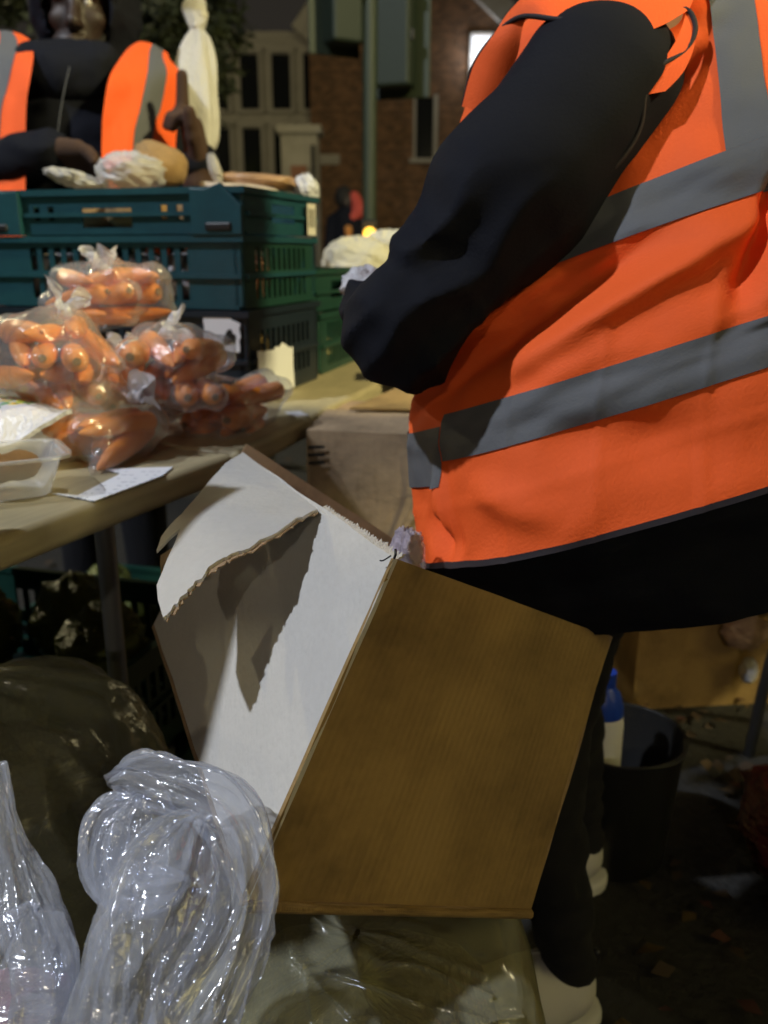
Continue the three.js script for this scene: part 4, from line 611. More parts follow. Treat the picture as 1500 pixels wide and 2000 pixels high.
// ---------------------------------------------------------------- bags of carrots
const carrotGeo = (() => { const g = new THREE.LatheGeometry([[0.0001, 0], [0.006, 0.0005], [0.0125, 0.004], [0.0172, 0.012], [0.018, 0.022], [0.0172, 0.05], [0.0148, 0.085], [0.0105, 0.118], [0.005, 0.14], [0.0001, 0.148]].map((p) => new THREE.Vector2(...p)), 18); const p = g.attributes.position; for (let i = 0; i < p.count; i++) { const y = p.getY(i), k = 1 + 0.05 * Math.sin(y * 260) + 0.06 * noise(p.getX(i) * 90, y * 40, p.getZ(i) * 90); p.setXYZ(i, p.getX(i) * k + 0.002 * Math.sin(y * 22), y, p.getZ(i) * k); } g.computeVertexNormals(); return g; })();
const scarGeo = new THREE.CylinderGeometry(0.0042, 0.006, 0.005, 9).translate(0, -0.0005, 0);
function carrotBag(c, rad, dir, knot, label, k, group, tailDir = V(0, 1, 0)) {
  const up = V(0, 1, 0), d = dir.clone().normalize(), right = V().crossVectors(d, up).normalize(), up2 = V().crossVectors(right, d).normalize(), prims = [];
  const sp = 0.0335; let row = 0;
  for (let y = -rad[1] + 0.019; y <= rad[1] - 0.017; y += sp * 0.88, row++) {
    const w = rad[0] * Math.sqrt(Math.max(0.1, 1 - (y / rad[1]) ** 2 * 0.75)) - 0.018;
    for (let x = -w + (row % 2) * sp * 0.5; x <= w; x += sp) {
      const flip = rnd() < 0.6 ? -1 : 1, s = rr(0.85, 1.15), jd = d.clone().multiplyScalar(flip).addScaledVector(right, rr(-0.5, 0.5)).addScaledVector(up2, rr(-0.22, 0.22)).normalize();
      const m = c.clone().addScaledVector(right, x + rr(-0.004, 0.004)).addScaledVector(up2, y + rr(-0.003, 0.003)).addScaledVector(d, rr(-0.022, 0.022));
      const a = m.clone().addScaledVector(jd, 0.072 * s), e = m.clone().addScaledVector(jd, -0.072 * s);
      const t = thing('carrot', `carrot inside ${label[1]}`, 'carrot', a, group);
      const q = new THREE.Quaternion().setFromUnitVectors(V(0, 1, 0), jd.clone().negate()); t.quaternion.copy(q); t.scale.setScalar(s);
      const r = new THREE.Mesh(carrotGeo, M.carrot); r.name = 'root'; r.castShadow = r.receiveShadow = true; t.add(r);
      const sc = new THREE.Mesh(scarGeo, M.carrotEnd); sc.name = 'stem_scar'; sc.castShadow = sc.receiveShadow = true; t.add(sc);
      prims.push(cone(a, e, 0.021 * s, 0.009 * s));
    }
  }
  // the bag: a skin drawn round the carrots, gathered to a knot with a loose tail
  const hull = prims.slice(); const kn = knot.clone(), td = tailDir.clone().normalize();
  hull.push({ ...cone(c.clone().lerp(kn, 0.5), kn, 0.05, 0.01), k: 0.05 });
  const f = field(hull, 0.03, 0.0035), kr = (x, y, z) => { const dx = x - kn.x, dz = z - kn.z, r = Math.hypot(dx, y - kn.y, dz); return 0.0035 * Math.sin(Math.atan2(dz, dx) * 11) * Math.exp(-r / 0.05); };
  const b = bounds(hull, 0.035);
  const t = thing('carrot_bag', label[0], 'bag', V(c.x, b[0].y + 0.03, c.z), 'tied bags of carrots');
  part('bag_film', nets((x, y, z) => f(x, y, z) + kr(x, y, z) - 0.0035 * (ridge(x * 16, y * 16, z * 16) - 0.6) - 0.004 * noise(x * 22, y * 22, z * 22), b, 0.0055), FILM.carrot, t);
  const s1 = V().crossVectors(td, V(0, 0, 1)).normalize(), s2 = V().crossVectors(td, s1).normalize();
  part('gathered_tail', gridGeo(48, 26, (u, v) => { const a = u * Math.PI * 2, w = lerp(0.006, 0.024, v ** 0.8) * (1 + 0.45 * Math.sin(a * 5 + k) + 0.4 * noise(Math.cos(a) * 3 + k, Math.sin(a) * 3, v * 4)), L = v * 0.03 + 0.014 * Math.sin(a * 3 + k) * v - 0.018 * v * v * Math.max(0, Math.sin(a * 2 + k)); return kn.clone().addScaledVector(td, L).addScaledVector(s1, Math.cos(a) * w).addScaledVector(s2, Math.sin(a) * w * 0.55); }, [0.4, 0.2], true), FILM.milkyTail, t);
  part('knot', meshPrims([ball(kn, 0.011, 0.009, 0.011), ball(kn.clone().addScaledVector(td, 0.006), 0.008)], 0.008, 0.0025), FILM.milkyTail, t);
}
carrotBag(at(432, 800, 1.52), [0.088, 0.053], V(-0.15, 0.06, 1), at(345, 800, 1.46), ['tied bag of carrots standing alone at the table edge by the crates', 'the bag at the table edge by the crates'], 1, 'carrots in the bag at the table edge', V(-0.9, 0.25, 0.3));
carrotBag(at(205, 832, 1.30), [0.075, 0.044], V(-0.35, 0.02, 1), at(262, 775, 1.27), ['low bag of carrots crushed beneath the others beside the clear tray', 'the low bag crushed beside the clear tray'], 2, 'carrots in the low bag beside the tray', V(0.8, 0.5, 0.3));
carrotBag(at(175, 745, 1.47), [0.085, 0.046], V(0.5, 0, 1), at(250, 700, 1.47), ['bag of carrots hidden in the middle of the heap', 'the hidden bag in the middle of the heap'], 3, 'carrots in the hidden bag', V(0, 1, 0));
carrotBag(at(98, 705, 1.27), [0.082, 0.066], V(0.35, -0.06, 1), at(128, 612, 1.255), ['knotted bag of carrots with stem ends showing, on the front of the heap', 'the knotted bag on the front of the heap'], 4, 'carrots in the front knotted bag', V(0.35, 1, 0.1));
carrotBag(at(335, 712, 1.38), [0.078, 0.054], V(0.1, -0.1, 1), at(325, 650, 1.34), ['bag of carrots with a pleated white neck resting on the heap', 'the bag with the pleated white neck'], 5, 'carrots in the bag with the pleated neck', V(0.95, 0.35, 0.1));
carrotBag(at(200, 578, 1.53), [0.092, 0.05], V(0.9, 0.05, 0.6), at(205, 525, 1.5), ['tied bag of carrots on top of the heap against the teal crate', 'the bag on top of the heap'], 6, 'carrots in the bag on top of the heap', V(-0.2, 1, 0.1));

// ---------------------------------------------------------------- flat things on the table
{
  const up = 0.7415, onTable = (px, py, y = up) => { const d = at(px, py, 1), k = (y - EYE) / (d.y - EYE); return V(d.x * k, y, d.z * k); };
  const sheet = (name, pts, mat, label, cat2, lift = 0.0012, y = up) => { const p = pts.map(([x, z]) => onTable(x, z, y)), s = new THREE.Shape(p.map((q) => new THREE.Vector2(q.x, -q.z))); return single(name, metric(new THREE.ExtrudeGeometry(s, { depth: lift, bevelEnabled: false }).rotateX(-Math.PI / 2).translate(0, y, 0)), mat, label, cat2); };
  const pc = document.createElement('canvas'); pc.width = pc.height = 256; const c = pc.getContext('2d'); c.fillStyle = '#eef0f4'; c.fillRect(0, 0, 256, 256); c.fillStyle = '#9aa0ac'; for (let i = 0; i < 9; i++) for (let x = 20; x < 220; x += 14) if (rnd() < 0.75) c.fillRect(x, 24 + i * 24, rr(4, 11), 3);
  const pt = new THREE.CanvasTexture(pc); pt.colorSpace = THREE.SRGBColorSpace; pt.wrapS = pt.wrapT = THREE.RepeatWrapping; pt.repeat.set(5, 5);
  sheet('paper_sheet', [[100, 964], [152, 969], [236, 926], [204, 918], [338, 913], [318, 930], [184, 980]], std({ map: pt, roughness: 0.7 }), 'torn white printed sheet lying on the table edge', 'paper');
  sheet('paper_scrap', [[556, 806], [585, 804], [604, 812], [575, 814]], M.paper, 'small white paper scrap on the table by the crates', 'paper');
  // clear tray of food and the printed pack resting on it
  const tc = onTable(18, 985), tr = thing('food_tray', 'clear plastic tray of brown food at the table edge', 'tray', tc.clone());
  const ringP = (s, y) => (u) => { const a = u * Math.PI * 2, e = 0.35, x = Math.sign(Math.cos(a)) * Math.abs(Math.cos(a)) ** e, z = Math.sign(Math.sin(a)) * Math.abs(Math.sin(a)) ** e; return V(x * 0.088 * s, y, z * 0.06 * s).applyAxisAngle(V(0, 1, 0), 0.5).add(V(tc.x - 0.04, tc.y, tc.z - 0.04)); };
  const rings = [ringP(0.02, 0.001), ringP(0.72, 0.001), ringP(0.78, 0.004), ringP(0.96, 0.05), ringP(1.0, 0.053), ringP(1.08, 0.053), ringP(1.09, 0.049)];
  part('tray_shell', gridGeo(72, 6, (u, v) => rings[Math.round(v * 6)](u), [0.4, 0.1], true), FILM.tray, tr);
  for (let i = 0; i < 5; i++) lump('bread_piece', V(tc.x - 0.085 + i * 0.02, tc.y + 0.036, tc.z - 0.05 + (i % 2) * 0.025), [0.026, 0.018, 0.022], std({ color: lin(0.45, 0.24, 0.08), bumpMap: rep(paperBump, 14), bumpScale: 0.003 }), 'brown piece of food inside the clear tray', 'food', 'food in the clear tray', { amp: 0.12 });
  const pk = document.createElement('canvas'); pk.width = 256; pk.height = 256; const d = pk.getContext('2d'); d.fillStyle = '#d9d9e2'; d.fillRect(0, 0, 256, 256);
  for (let i = 0; i < 170; i++) { d.fillStyle = ['#1c8f3c', '#2fae55', '#e9d22c', '#f0e56a', '#f2a53c', '#e8f4e6'][Math.floor(rnd() * 6)]; d.fillRect(rr(0, 230), rr(20, 150), rr(8, 30), rr(5, 12)); }
  const pkt = new THREE.CanvasTexture(pk); pkt.colorSpace = THREE.SRGBColorSpace;
  const A = at(-60, 858, 1.16), B = at(140, 800, 1.21), Cc = at(-60, 765, 1.32), D2 = at(95, 788, 1.3);
  const pg = slabGeo(50, 30, (u, v) => { const p = A.clone().lerp(B, u).lerp(Cc.clone().lerp(D2, u), v); p.y += 0.012 * Math.sin(u * 3.14) * Math.sin(v * 3.14) + 0.004 * fbm(u * 5, v * 5, 3, 3) - 0.022 * smooth(0.22, 0, v) * smooth(1, 0.3, u); return p; }, 0.006, [1, 1]);
  single('printed_pack', pg, std({ map: pkt, roughness: 0.3, bumpMap: rep(wrinkleBump, 1.2), bumpScale: 0.003 }), 'white plastic pack with green and yellow print lying over the clear tray', 'packet');
}

// ---------------------------------------------------------------- things at the far end of the table
{
  lump('paper_bag', at(700, 532, 2.62), [0.11, 0.1, 0.09], film({ color: lin(0.8, 0.76, 0.58), transmission: 0.35, roughness: 0.5 }), 'pale translucent plastic bag standing on the table beyond the crates', 'bag', undefined, { crinkle: 0.14, amp: 0.1, boxy: 0.8 });
  lump('crumpled_bag', at(762, 500, 2.75), [0.1, 0.075, 0.08], film({ color: lin(0.85, 0.82, 0.68), transmission: 0.35, roughness: 0.45 }), 'crumpled cream plastic bag beside the pale bag at the table end', 'bag', undefined, { crinkle: 0.2, amp: 0.12 });
  lump('white_bag', at(712, 562, 1.32), [0.034, 0.03, 0.03], FILM.white, 'small white plastic bag held in the bending helper’s hand', 'bag', undefined, { crinkle: 0.3, amp: 0.14 });
  const c = onT(815, 738), t = thing('cardboard_tray', 'small open cardboard tray on the end of the table', 'tray', c);
  part('base', box(0.16, 0.006, 0.12, c.x, c.y + 0.004, c.z), M.kraftIn, t); for (const [w, d, x, z] of [[0.17, 0.005, 0, 0.062], [0.17, 0.005, 0, -0.062], [0.005, 0.119, 0.083, 0], [0.005, 0.119, -0.083, 0]]) part('side', metric(box(w, 0.05, d, c.x + x, c.y + 0.027, c.z + z)), M.kraft, t);
}
function onT(px, py, y = 0.7415) { const d = at(px, py, 1), k = (y - EYE) / (d.y - EYE); return V(d.x * k, y, d.z * k); }

// ---------------------------------------------------------------- closed carton on the table, just outside the frame: its shadow falls on the torn box
{
  const c = nearA.clone().addScaledVector(nd, -0.20), t = thing('closed_carton', 'closed brown carton standing at the edge of the carrot table', 'cardboard box', V(c.x, 0.7405, c.z)), tu = Math.atan2(-nd.z, nd.x);
  t.rotation.y = tu;
  part('carton_body', metric(rbox(0.34, 0.385, 0.11, 0.004, 0, 0.193, -0.024)), M.kraft, t, false);
  part('tape_strip', box(0.342, 0.002, 0.05, 0, 0.3867, -0.024), std({ color: lin(0.35, 0.25, 0.12), roughness: 0.25 }), t, false);
}
// ---------------------------------------------------------------- cartons
function panelQuad(a, b, c, d, thick, wob = 0.002, n = 14) { return slabGeo(n, n, (u, v) => { const p = a.clone().lerp(b, u).lerp(d.clone().lerp(c, u), v); const w = wob * fbm(p.x * 9, p.y * 9, p.z * 9, 2) * 2; return p.add(V(w, w, w)); }, thick, [a.distanceTo(b), a.distanceTo(d)]); }
{ // the torn white carton lying on the sacks
  const A = at(770, 1090, 0.74), B = at(1195, 1245, 0.93), C = at(1035, 1785, 0.82), D = at(472, 1770, 0.62), E = at(475, 885, 1.12), F = at(297, 1225, 1.02), G = at(856, 1112, 1.24), E2 = at(480, 868, 1.135);
  const Hh = C.clone().add(F).sub(D).add(V(0.0, 0.0, 0.0));
  const t = thing('torn_carton', 'open white and brown cardboard box with a torn flap, tilted on plastic sacks', 'cardboard box', C.clone().lerp(F, 0.5));
  part('white_side', panelQuad(A, E, F, D, 0.004, 0.0015, 30), M.board, t);
  part('brown_side', panelQuad(D, C, B, A, 0.004, 0.0012, 30), M.kraft, t);
  part('far_side', panelQuad(E2, G, Hh, F, 0.004), M.kraftIn, t);
  part('end_side', panelQuad(G, B, C, Hh, 0.004), M.kraftIn, t);
  part('bottom', panelQuad(F, Hh, C, D, 0.004), M.kraftIn, t);
  // bottom edge shows a rolled seam of board
  part('seam', tube([D.clone().lerp(C, 0.02), D.clone().lerp(C, 0.35), D.clone().lerp(C, 0.7), C.clone()], 0.0045, 30, 8), M.kraft, t);
  // torn flap that hangs out over the white side
  const n = V().crossVectors(E.clone().sub(A), D.clone().sub(A)).normalize(); if (n.x > 0) n.negate();
  const onFace = (px, py) => { const o = V(0, EYE, 0), d = at(px, py, 1).sub(o), k = A.clone().sub(o).dot(n) / d.dot(n); return o.addScaledVector(d, k).addScaledVector(n, 0.004); };
  const T = onFace(624, 996), E1 = E.clone().addScaledVector(n, 0.004);
  const tip = at(320, 1210, 0.72), hx = T.clone().sub(E1).normalize(), fn = V().crossVectors(hx, tip.clone().sub(E1)).normalize(), hy = V().crossVectors(fn, hx).normalize(); // the flap's own plane
  const onFlap = (px, py) => { const o = V(0, EYE, 0), d = at(px, py, 1).sub(o), q = o.clone().addScaledVector(d, E1.clone().sub(o).dot(fn) / d.dot(fn)).sub(E1); return [q.dot(hx), q.dot(hy)]; };
  const rough = (pts, n, amp) => { const o = []; for (let i = 0; i < pts.length - 1; i++) for (let k = 0; k < n; k++) { const f = k / n, a = pts[i], b = pts[i + 1]; o.push([lerp(a[0], b[0], f) + (k || i ? rr(-amp, amp) : 0), lerp(a[1], b[1], f) + (k || i ? rr(-amp, amp) : 0)]); } return o; };
  const rightEdge = rough([[622, 998], [560, 1052], [500, 1095], [440, 1122], [385, 1165], [340, 1196], [320, 1211]], 6, 3.5), leftEdge = [[320, 1211], [311, 1175], [313, 1150], [330, 1126], [345, 1098], [376, 1050], [350, 1064], [318, 1086], [332, 1062], [380, 1022], [420, 966], [450, 915]];
  const sh2 = new THREE.Shape([onFlap(476, 886), ...rightEdge.map((p) => onFlap(...p)), ...leftEdge.map((p) => onFlap(...p))].map((p) => new THREE.Vector2(...p)));
  const far = tip.clone().sub(E1).dot(hy);
  const surf = (u, v) => { const k = clamp(v / far, 0, 1.2); return E1.clone().addScaledVector(hx, u).addScaledVector(hy, v).addScaledVector(n, 0.016 * Math.sin(k * 3.14) + 0.003 * noise(u * 14, v * 14, 2)); };
  let fg = refine(new THREE.ExtrudeGeometry(sh2, { depth: 1, bevelEnabled: false, steps: 1 }), 0.014);
  { const p = fg.attributes.position; for (let i = 0; i < p.count; i++) { const u = p.getX(i), v = p.getY(i), z = p.getZ(i), a = surf(u, v).addScaledVector(fn, (z - 0.5) * 0.003); p.setXYZ(i, a.x, a.y, a.z); } fg.computeVertexNormals(); fg = metric(fg); }
  const fl = part('torn_flap', fg, M.board, t);
  { const e2 = rough([[622, 1000], [560, 1056], [500, 1099], [440, 1127], [385, 1169], [340, 1200], [321, 1214]], 9, 4.5).map((p) => onFlap(...p)), e1 = [[330, 1195], [385, 1155], [440, 1112], [500, 1085], [560, 1042], [615, 996]].map((p) => onFlap(...p));
    let ig = refine(new THREE.ExtrudeGeometry(new THREE.Shape([...e2, ...e1].map((p) => new THREE.Vector2(...p))), { depth: 1, bevelEnabled: false, steps: 1 }), 0.02); const p = ig.attributes.position; const low = fn.dot(n) > 0 ? -1 : 1;
    for (let i = 0; i < p.count; i++) { const a = surf(p.getX(i), p.getY(i)).addScaledVector(fn, low * 0.0022 + (p.getZ(i) - 0.5) * 0.0012); p.setXYZ(i, a.x, a.y, a.z); } ig.computeVertexNormals(); part('torn_liner', metric(ig), M.kraftIn, fl); }
  { const a = at(318, 1088, 0.9), b = at(374, 1052, 0.9), c = at(336, 1124, 0.86), d2 = at(314, 1120, 0.86); part('brown_backing', panelQuad(a, b, c, d2, 0.003, 0.001, 4), M.kraftIn, fl); }
  { const e = []; for (let i = 0; i <= 30; i++) { const f = i / 30; e.push(T.clone().lerp(A, f).addScaledVector(n, -0.003)); } // torn fluted strip left along the fold
    const up = E.clone().sub(F).normalize();
    part('torn_edge', gridGeo(90, 5, (u, v) => { const p = catV(e, u * 30), h = 0.007 + 0.006 * Math.abs(noise(u * 19, 1, 1)) + 0.003 * Math.sin(u * 190); return p.addScaledVector(up, v * h * 0.9).addScaledVector(n, -0.006 * v + 0.0025 * noise(u * 40, v * 3, 2)); }, [0.3, 0.02]), M.torn, fl); }
  part('frayed_corner', merge([tube([A.clone().addScaledVector(n, 0.004), A.clone().addScaledVector(n, 0.006).add(V(-0.006, -0.005, 0.002)), A.clone().addScaledVector(n, 0.003).add(V(-0.01, -0.003, 0.002))], 0.0007, 8, 5), tube([A.clone(), A.clone().add(V(0.001, 0.004, 0.002)), A.clone().add(V(0.001, 0.007, -0.002))], 0.0012, 8, 5)]), M.black, fl);
  // things inside
  lump('tissue_pack', at(793, 1082, 0.88), [0.016, 0.026, 0.02], std({ color: lin(0.72, 0.62, 0.74), roughness: 0.5, bumpMap: rep(wrinkleBump, 6), bumpScale: 0.003 }), 'lilac plastic wrapper peeping out of the torn cardboard box', 'wrapper', undefined, { crinkle: 0.25, amp: 0.12 });
  lump('clear_wrapper', at(812, 1098, 0.93), [0.01, 0.032, 0.016], FILM.tray, 'stiff clear wrapper beside the lilac one in the torn box', 'wrapper', undefined, { crinkle: 0.15, boxy: 0.7 });
}
function refine(g, size) { // splits every triangle until its edges in x-y are short
  g = g.index ? g.toNonIndexed() : g; let tri = []; const p = g.attributes.position; for (let i = 0; i < p.count; i += 3) tri.push([0, 1, 2].map((k) => V().fromBufferAttribute(p, i + k)));
  for (let pass = 0; pass < 6; pass++) { const nx = []; let any = false; for (const [a, b, c] of tri) { const l = [a.distanceTo(b), b.distanceTo(c), c.distanceTo(a)].map((q, i) => { const [s, e] = [[a, b], [b, c], [c, a]][i]; return Math.hypot(s.x - e.x, s.y - e.y); }); const m = Math.max(...l); if (m < size) { nx.push([a, b, c]); continue; } any = true; const i = l.indexOf(m), [s, e, o] = i === 0 ? [a, b, c] : i === 1 ? [b, c, a] : [c, a, b], h = s.clone().lerp(e, 0.5); nx.push([s, h, o], [h, e, o]); } tri = nx; if (!any) break; }
  const pos = []; for (const t of tri) for (const v of t) pos.push(v.x, v.y, v.z); const o = new THREE.BufferGeometry(); o.setAttribute('position', new THREE.Float32BufferAttribute(pos, 3)); o.setAttribute('uv', new THREE.Float32BufferAttribute(new Float32Array(pos.length / 3 * 2), 2)); return o;
}
{ // tall carton standing in front of the far table
  const c = at(598, 842, 1.56), y1 = c.y, dx = V(0.985, 0, 0.17), dz = V(0.17, 0, -0.985), w = 0.42, dd = 0.3;
  const t = thing('tall_carton', 'tall grey-brown carton with folded top flaps standing against the table', 'cardboard box', V(c.x, 0, c.z));
  const P = (a, b, y) => c.clone().setY(y).addScaledVector(dx, a).addScaledVector(dz, b);
  part('front_side', panelQuad(P(0, 0, 0.002), P(w, 0, 0.002), P(w, 0, y1), P(0, 0, y1), 0.005, 0.003, 40), M.greyCarton, t);
  part('left_side', panelQuad(P(0, dd, 0.002), P(0, 0, 0.002), P(0, 0, y1), P(0, dd, y1), 0.005), M.greyCarton, t);
  part('right_side', panelQuad(P(w, 0, 0.002), P(w, dd, 0.002), P(w, dd, y1), P(w, 0, y1), 0.005), M.greyCarton, t);
  part('back_side', panelQuad(P(w, dd, 0.002), P(0, dd, 0.002), P(0, dd, y1), P(w, dd, y1), 0.005), M.greyCarton, t);
  part('top_flap', panelQuad(P(0, 0, y1 + 0.001), P(w, 0, y1 + 0.001), P(w, dd * 0.52, y1 + 0.012), P(0, dd * 0.52, y1 + 0.012), 0.004), M.greyCarton, t);
  part('top_flap', panelQuad(P(0.01, dd * 0.5, y1 + 0.006), P(w, dd * 0.5, y1 + 0.006), P(w, dd, y1 + 0.006), P(0.01, dd, y1 + 0.006), 0.004), M.kraftIn, t);
  part('top_flap', panelQuad(P(0.05, dd * 0.45, y1 + 0.02), P(w * 0.8, dd * 0.5, y1 + 0.02), P(w * 0.7, dd * 0.98, y1 + 0.04), P(0.12, dd * 0.95, y1 + 0.04), 0.004), M.kraft, t);
  part('crease', merge([tube([P(0.19, -0.006, y1 - 0.02), P(0.2, -0.009, y1 - 0.09), P(0.17, -0.006, y1 - 0.17)], 0.0018, 20, 5), tube([P(0.2, -0.009, y1 - 0.09), P(0.27, -0.007, y1 - 0.075), P(0.33, -0.005, y1 - 0.08)], 0.0016, 20, 5)]), M.greyCarton, t);
  for (let i = 0; i < 3; i++) part('print_mark', labelGeo([[0, 0], [0.03, 0.002], [0.03, 0.007], [0, 0.005]]).translate(0, 0, 0).applyMatrix4(new THREE.Matrix4().makeBasis(dx, V(0, 1, 0), dz.clone().negate())).translate(P(0.004, -0.0062, 0).x, y1 - 0.03 - i * 0.014, P(0.004, -0.0062, 0).z), M.black, t);
}
{ // low carton on the ground beyond the helper, black chair and odds and ends
  const c = at(1240, 1330, 2.05); c.y = 0; const t = thing('low_carton', 'low brown carton on the ground beside the black chair', 'cardboard box', c.clone());
  const dx = V(0.98, 0, -0.1).normalize(), dz = V(-0.1, 0, -0.98).normalize(), w = 0.42, dd = 0.3, y1 = 0.28, P = (a, b, y) => c.clone().setY(y).addScaledVector(dx, a).addScaledVector(dz, b);
  const quads = [['front_side', P(0, 0, 0.002), P(w, 0, 0.002), P(w, 0, y1), P(0, 0, y1)], ['left_side', P(0, dd, 0.002), P(0, 0, 0.002), P(0, 0, y1), P(0, dd, y1)], ['right_side', P(w, 0, 0.002), P(w, dd, 0.002), P(w, dd, y1), P(w, 0, y1)], ['back_side', P(w, dd, 0.002), P(0, dd, 0.002), P(0, dd, y1), P(w, dd, y1)], ['top_flap', P(-0.02, -0.0, y1 + 0.002), P(w, 0, y1 + 0.002), P(w - 0.02, -0.12, y1 + 0.05), P(0.03, -0.12, y1 + 0.05)]];
  for (const [n, a, b, c2, d] of quads) part(n, panelQuad(a, b, c2, d, 0.004), M.kraft, t);
  lump('pink_packet', at(1455, 1232, 2.0), [0.05, 0.04, 0.04], std({ color: lin(0.5, 0.34, 0.26), roughness: 0.5, bumpMap: rep(wrinkleBump, 5), bumpScale: 0.003 }), 'pale pink packet lying on the low carton', 'packet', undefined, { crinkle: 0.2 });
  lump('white_packet', at(1462, 1310, 2.02), [0.02, 0.03, 0.02], FILM.white, 'white packet wedged between the low carton and the chair', 'packet', undefined, { crinkle: 0.2 });
  const ch = at(1495, 1370, 1.85); ch.y = 0; const k = thing('folding_chair', 'black tubular folding chair behind the helper', 'chair', ch.clone());
  const Q = (a, y, b) => V(ch.x + a, y, ch.z + b), seatY = 0.44;
  for (const z of [0, -0.36]) { part('leg', tube([Q(-0.02, 0, z), Q(-0.0, 0.22, z), Q(0.02, 0.31, z), Q(0.06, 0.36, z), Q(0.14, seatY - 0.05, z), Q(0.32, seatY - 0.02, z)], 0.012, 40, 10), M.black, k); part('leg', tube([Q(0.36, 0, z), Q(0.28, 0.3, z), Q(0.16, seatY - 0.03, z)], 0.012, 24, 10), M.black, k); part('back_post', tube([Q(0.3, seatY - 0.03, z), Q(0.38, 0.62, z), Q(0.42, 0.82, z)], 0.012, 24, 10), M.black, k); }
  part('seat', rbox(0.34, 0.03, 0.38, 0.012, ch.x + 0.2, seatY, ch.z - 0.18), M.black, k); part('backrest', rbox(0.025, 0.2, 0.38, 0.01, ch.x + 0.41, 0.74, ch.z - 0.18), M.black, k);
}
function facet(x, y, sd, wrap) { // value noise that is straight inside each triangle of a skewed lattice: flat facets and sharp creases, as in crumpled film
  const h = (i, j) => { const k = ((i % wrap) + wrap) % wrap, m = ((j % 84) + 84) % 84; return ((Math.sin(k * 127.1 + m * 311.7 + sd * 74.7) * 43758.5453) % 1 + 1) % 1; };
  const i = Math.floor(x), j = Math.floor(y), u = x - i, w = y - j;
  return (i + j) & 1 ? (u + w < 1 ? h(i, j) + u * (h(i + 1, j) - h(i, j)) + w * (h(i, j + 1) - h(i, j)) : h(i + 1, j + 1) + (1 - u) * (h(i, j + 1) - h(i + 1, j + 1)) + (1 - w) * (h(i + 1, j) - h(i + 1, j + 1))) : (u > w ? h(i, j) + u * (h(i + 1, j) - h(i, j)) + w * (h(i + 1, j + 1) - h(i + 1, j)) : h(i, j) + w * (h(i, j + 1) - h(i, j)) + u * (h(i + 1, j + 1) - h(i, j + 1)));
}
function bagLobe(rows, o) { // rows: [px, py, half width px, depth, half thickness in m]; one lobe of loose film swept through them
  const c = rows.map((r) => at(r[0], r[1], r[3])), w = rows.map((r) => r[2] / FPX * r[3]), th = rows.map((r) => r[4]), n = rows.length - 1, S = o.fold ?? 1, sd = o.seed ?? 1, eye = V(0, 0.42, 0.91).normalize();
  let total = 0; for (let i = 0; i < n; i++) total += c[i].distanceTo(c[i + 1]);
  return gridGeo(o.nu ?? 180, o.nv ?? Math.round(total / 0.0013), (u, v) => {
    const a = u * Math.PI * 2, k = v * n, p = catV(c, k), tg = catV(c, Math.min(n, k + 0.05)).sub(catV(c, Math.max(0, k - 0.05))).normalize(), side = V().crossVectors(tg, eye).normalize(), hw = Math.max(0.002, cat(w, k)), ht = Math.max(0.0015, cat(th, k)), ca = Math.cos(a), sa = Math.sin(a);
    const arc = a / (Math.PI * 2), len = v * total, e = smooth(0, 0.04, v) * smooth(0, 0.02, 1 - v), wx = 0.5 * noise(ca * 1.2 + sd, sa * 1.2, len * 7), wy = 0.5 * noise(ca * 1.2, sa * 1.2 + sd, len * 7 + 5);
    const f = S * e * (0.016 * (facet(arc * 8 + len * 5 + wx, len * 10 + wy, sd, 8) - 0.45) + 0.009 * (facet(arc * 19 - len * 12 + wx, len * 24 + wy, sd + 5, 19) - 0.5) + 0.0036 * (facet(arc * 46 + len * 20, len * 62, sd + 9, 46) - 0.5) + 0.008 * (ridge(arc * 6 + sd, len * 5 + wx, 3.1) - 0.55));
    const g2 = S * e * 0.012 * (facet(arc * 6 + len * 5, len * 12 + 3, sd + 17, 6) - 0.5);
    return p.addScaledVector(side, ca * (hw + f * 0.9) + g2).addScaledVector(eye, sa * ht + Math.sign(sa) * f * Math.abs(sa)).addScaledVector(tg, g2 * 0.8);
  }, [0.5, 0.6], true);
}
function looseBag(name, lobes, mat, label) {
  const low = at(lobes[0][0][lobes[0][0].length - 1][0], lobes[0][0][lobes[0][0].length - 1][1], lobes[0][0][lobes[0][0].length - 1][3]);
  const t = thing(name, label, 'plastic bag', V(low.x, low.y - 0.03, low.z));
  for (const [rows, o, nm] of lobes) part(nm, bagLobe(rows, o), mat, t);
  return t;
}
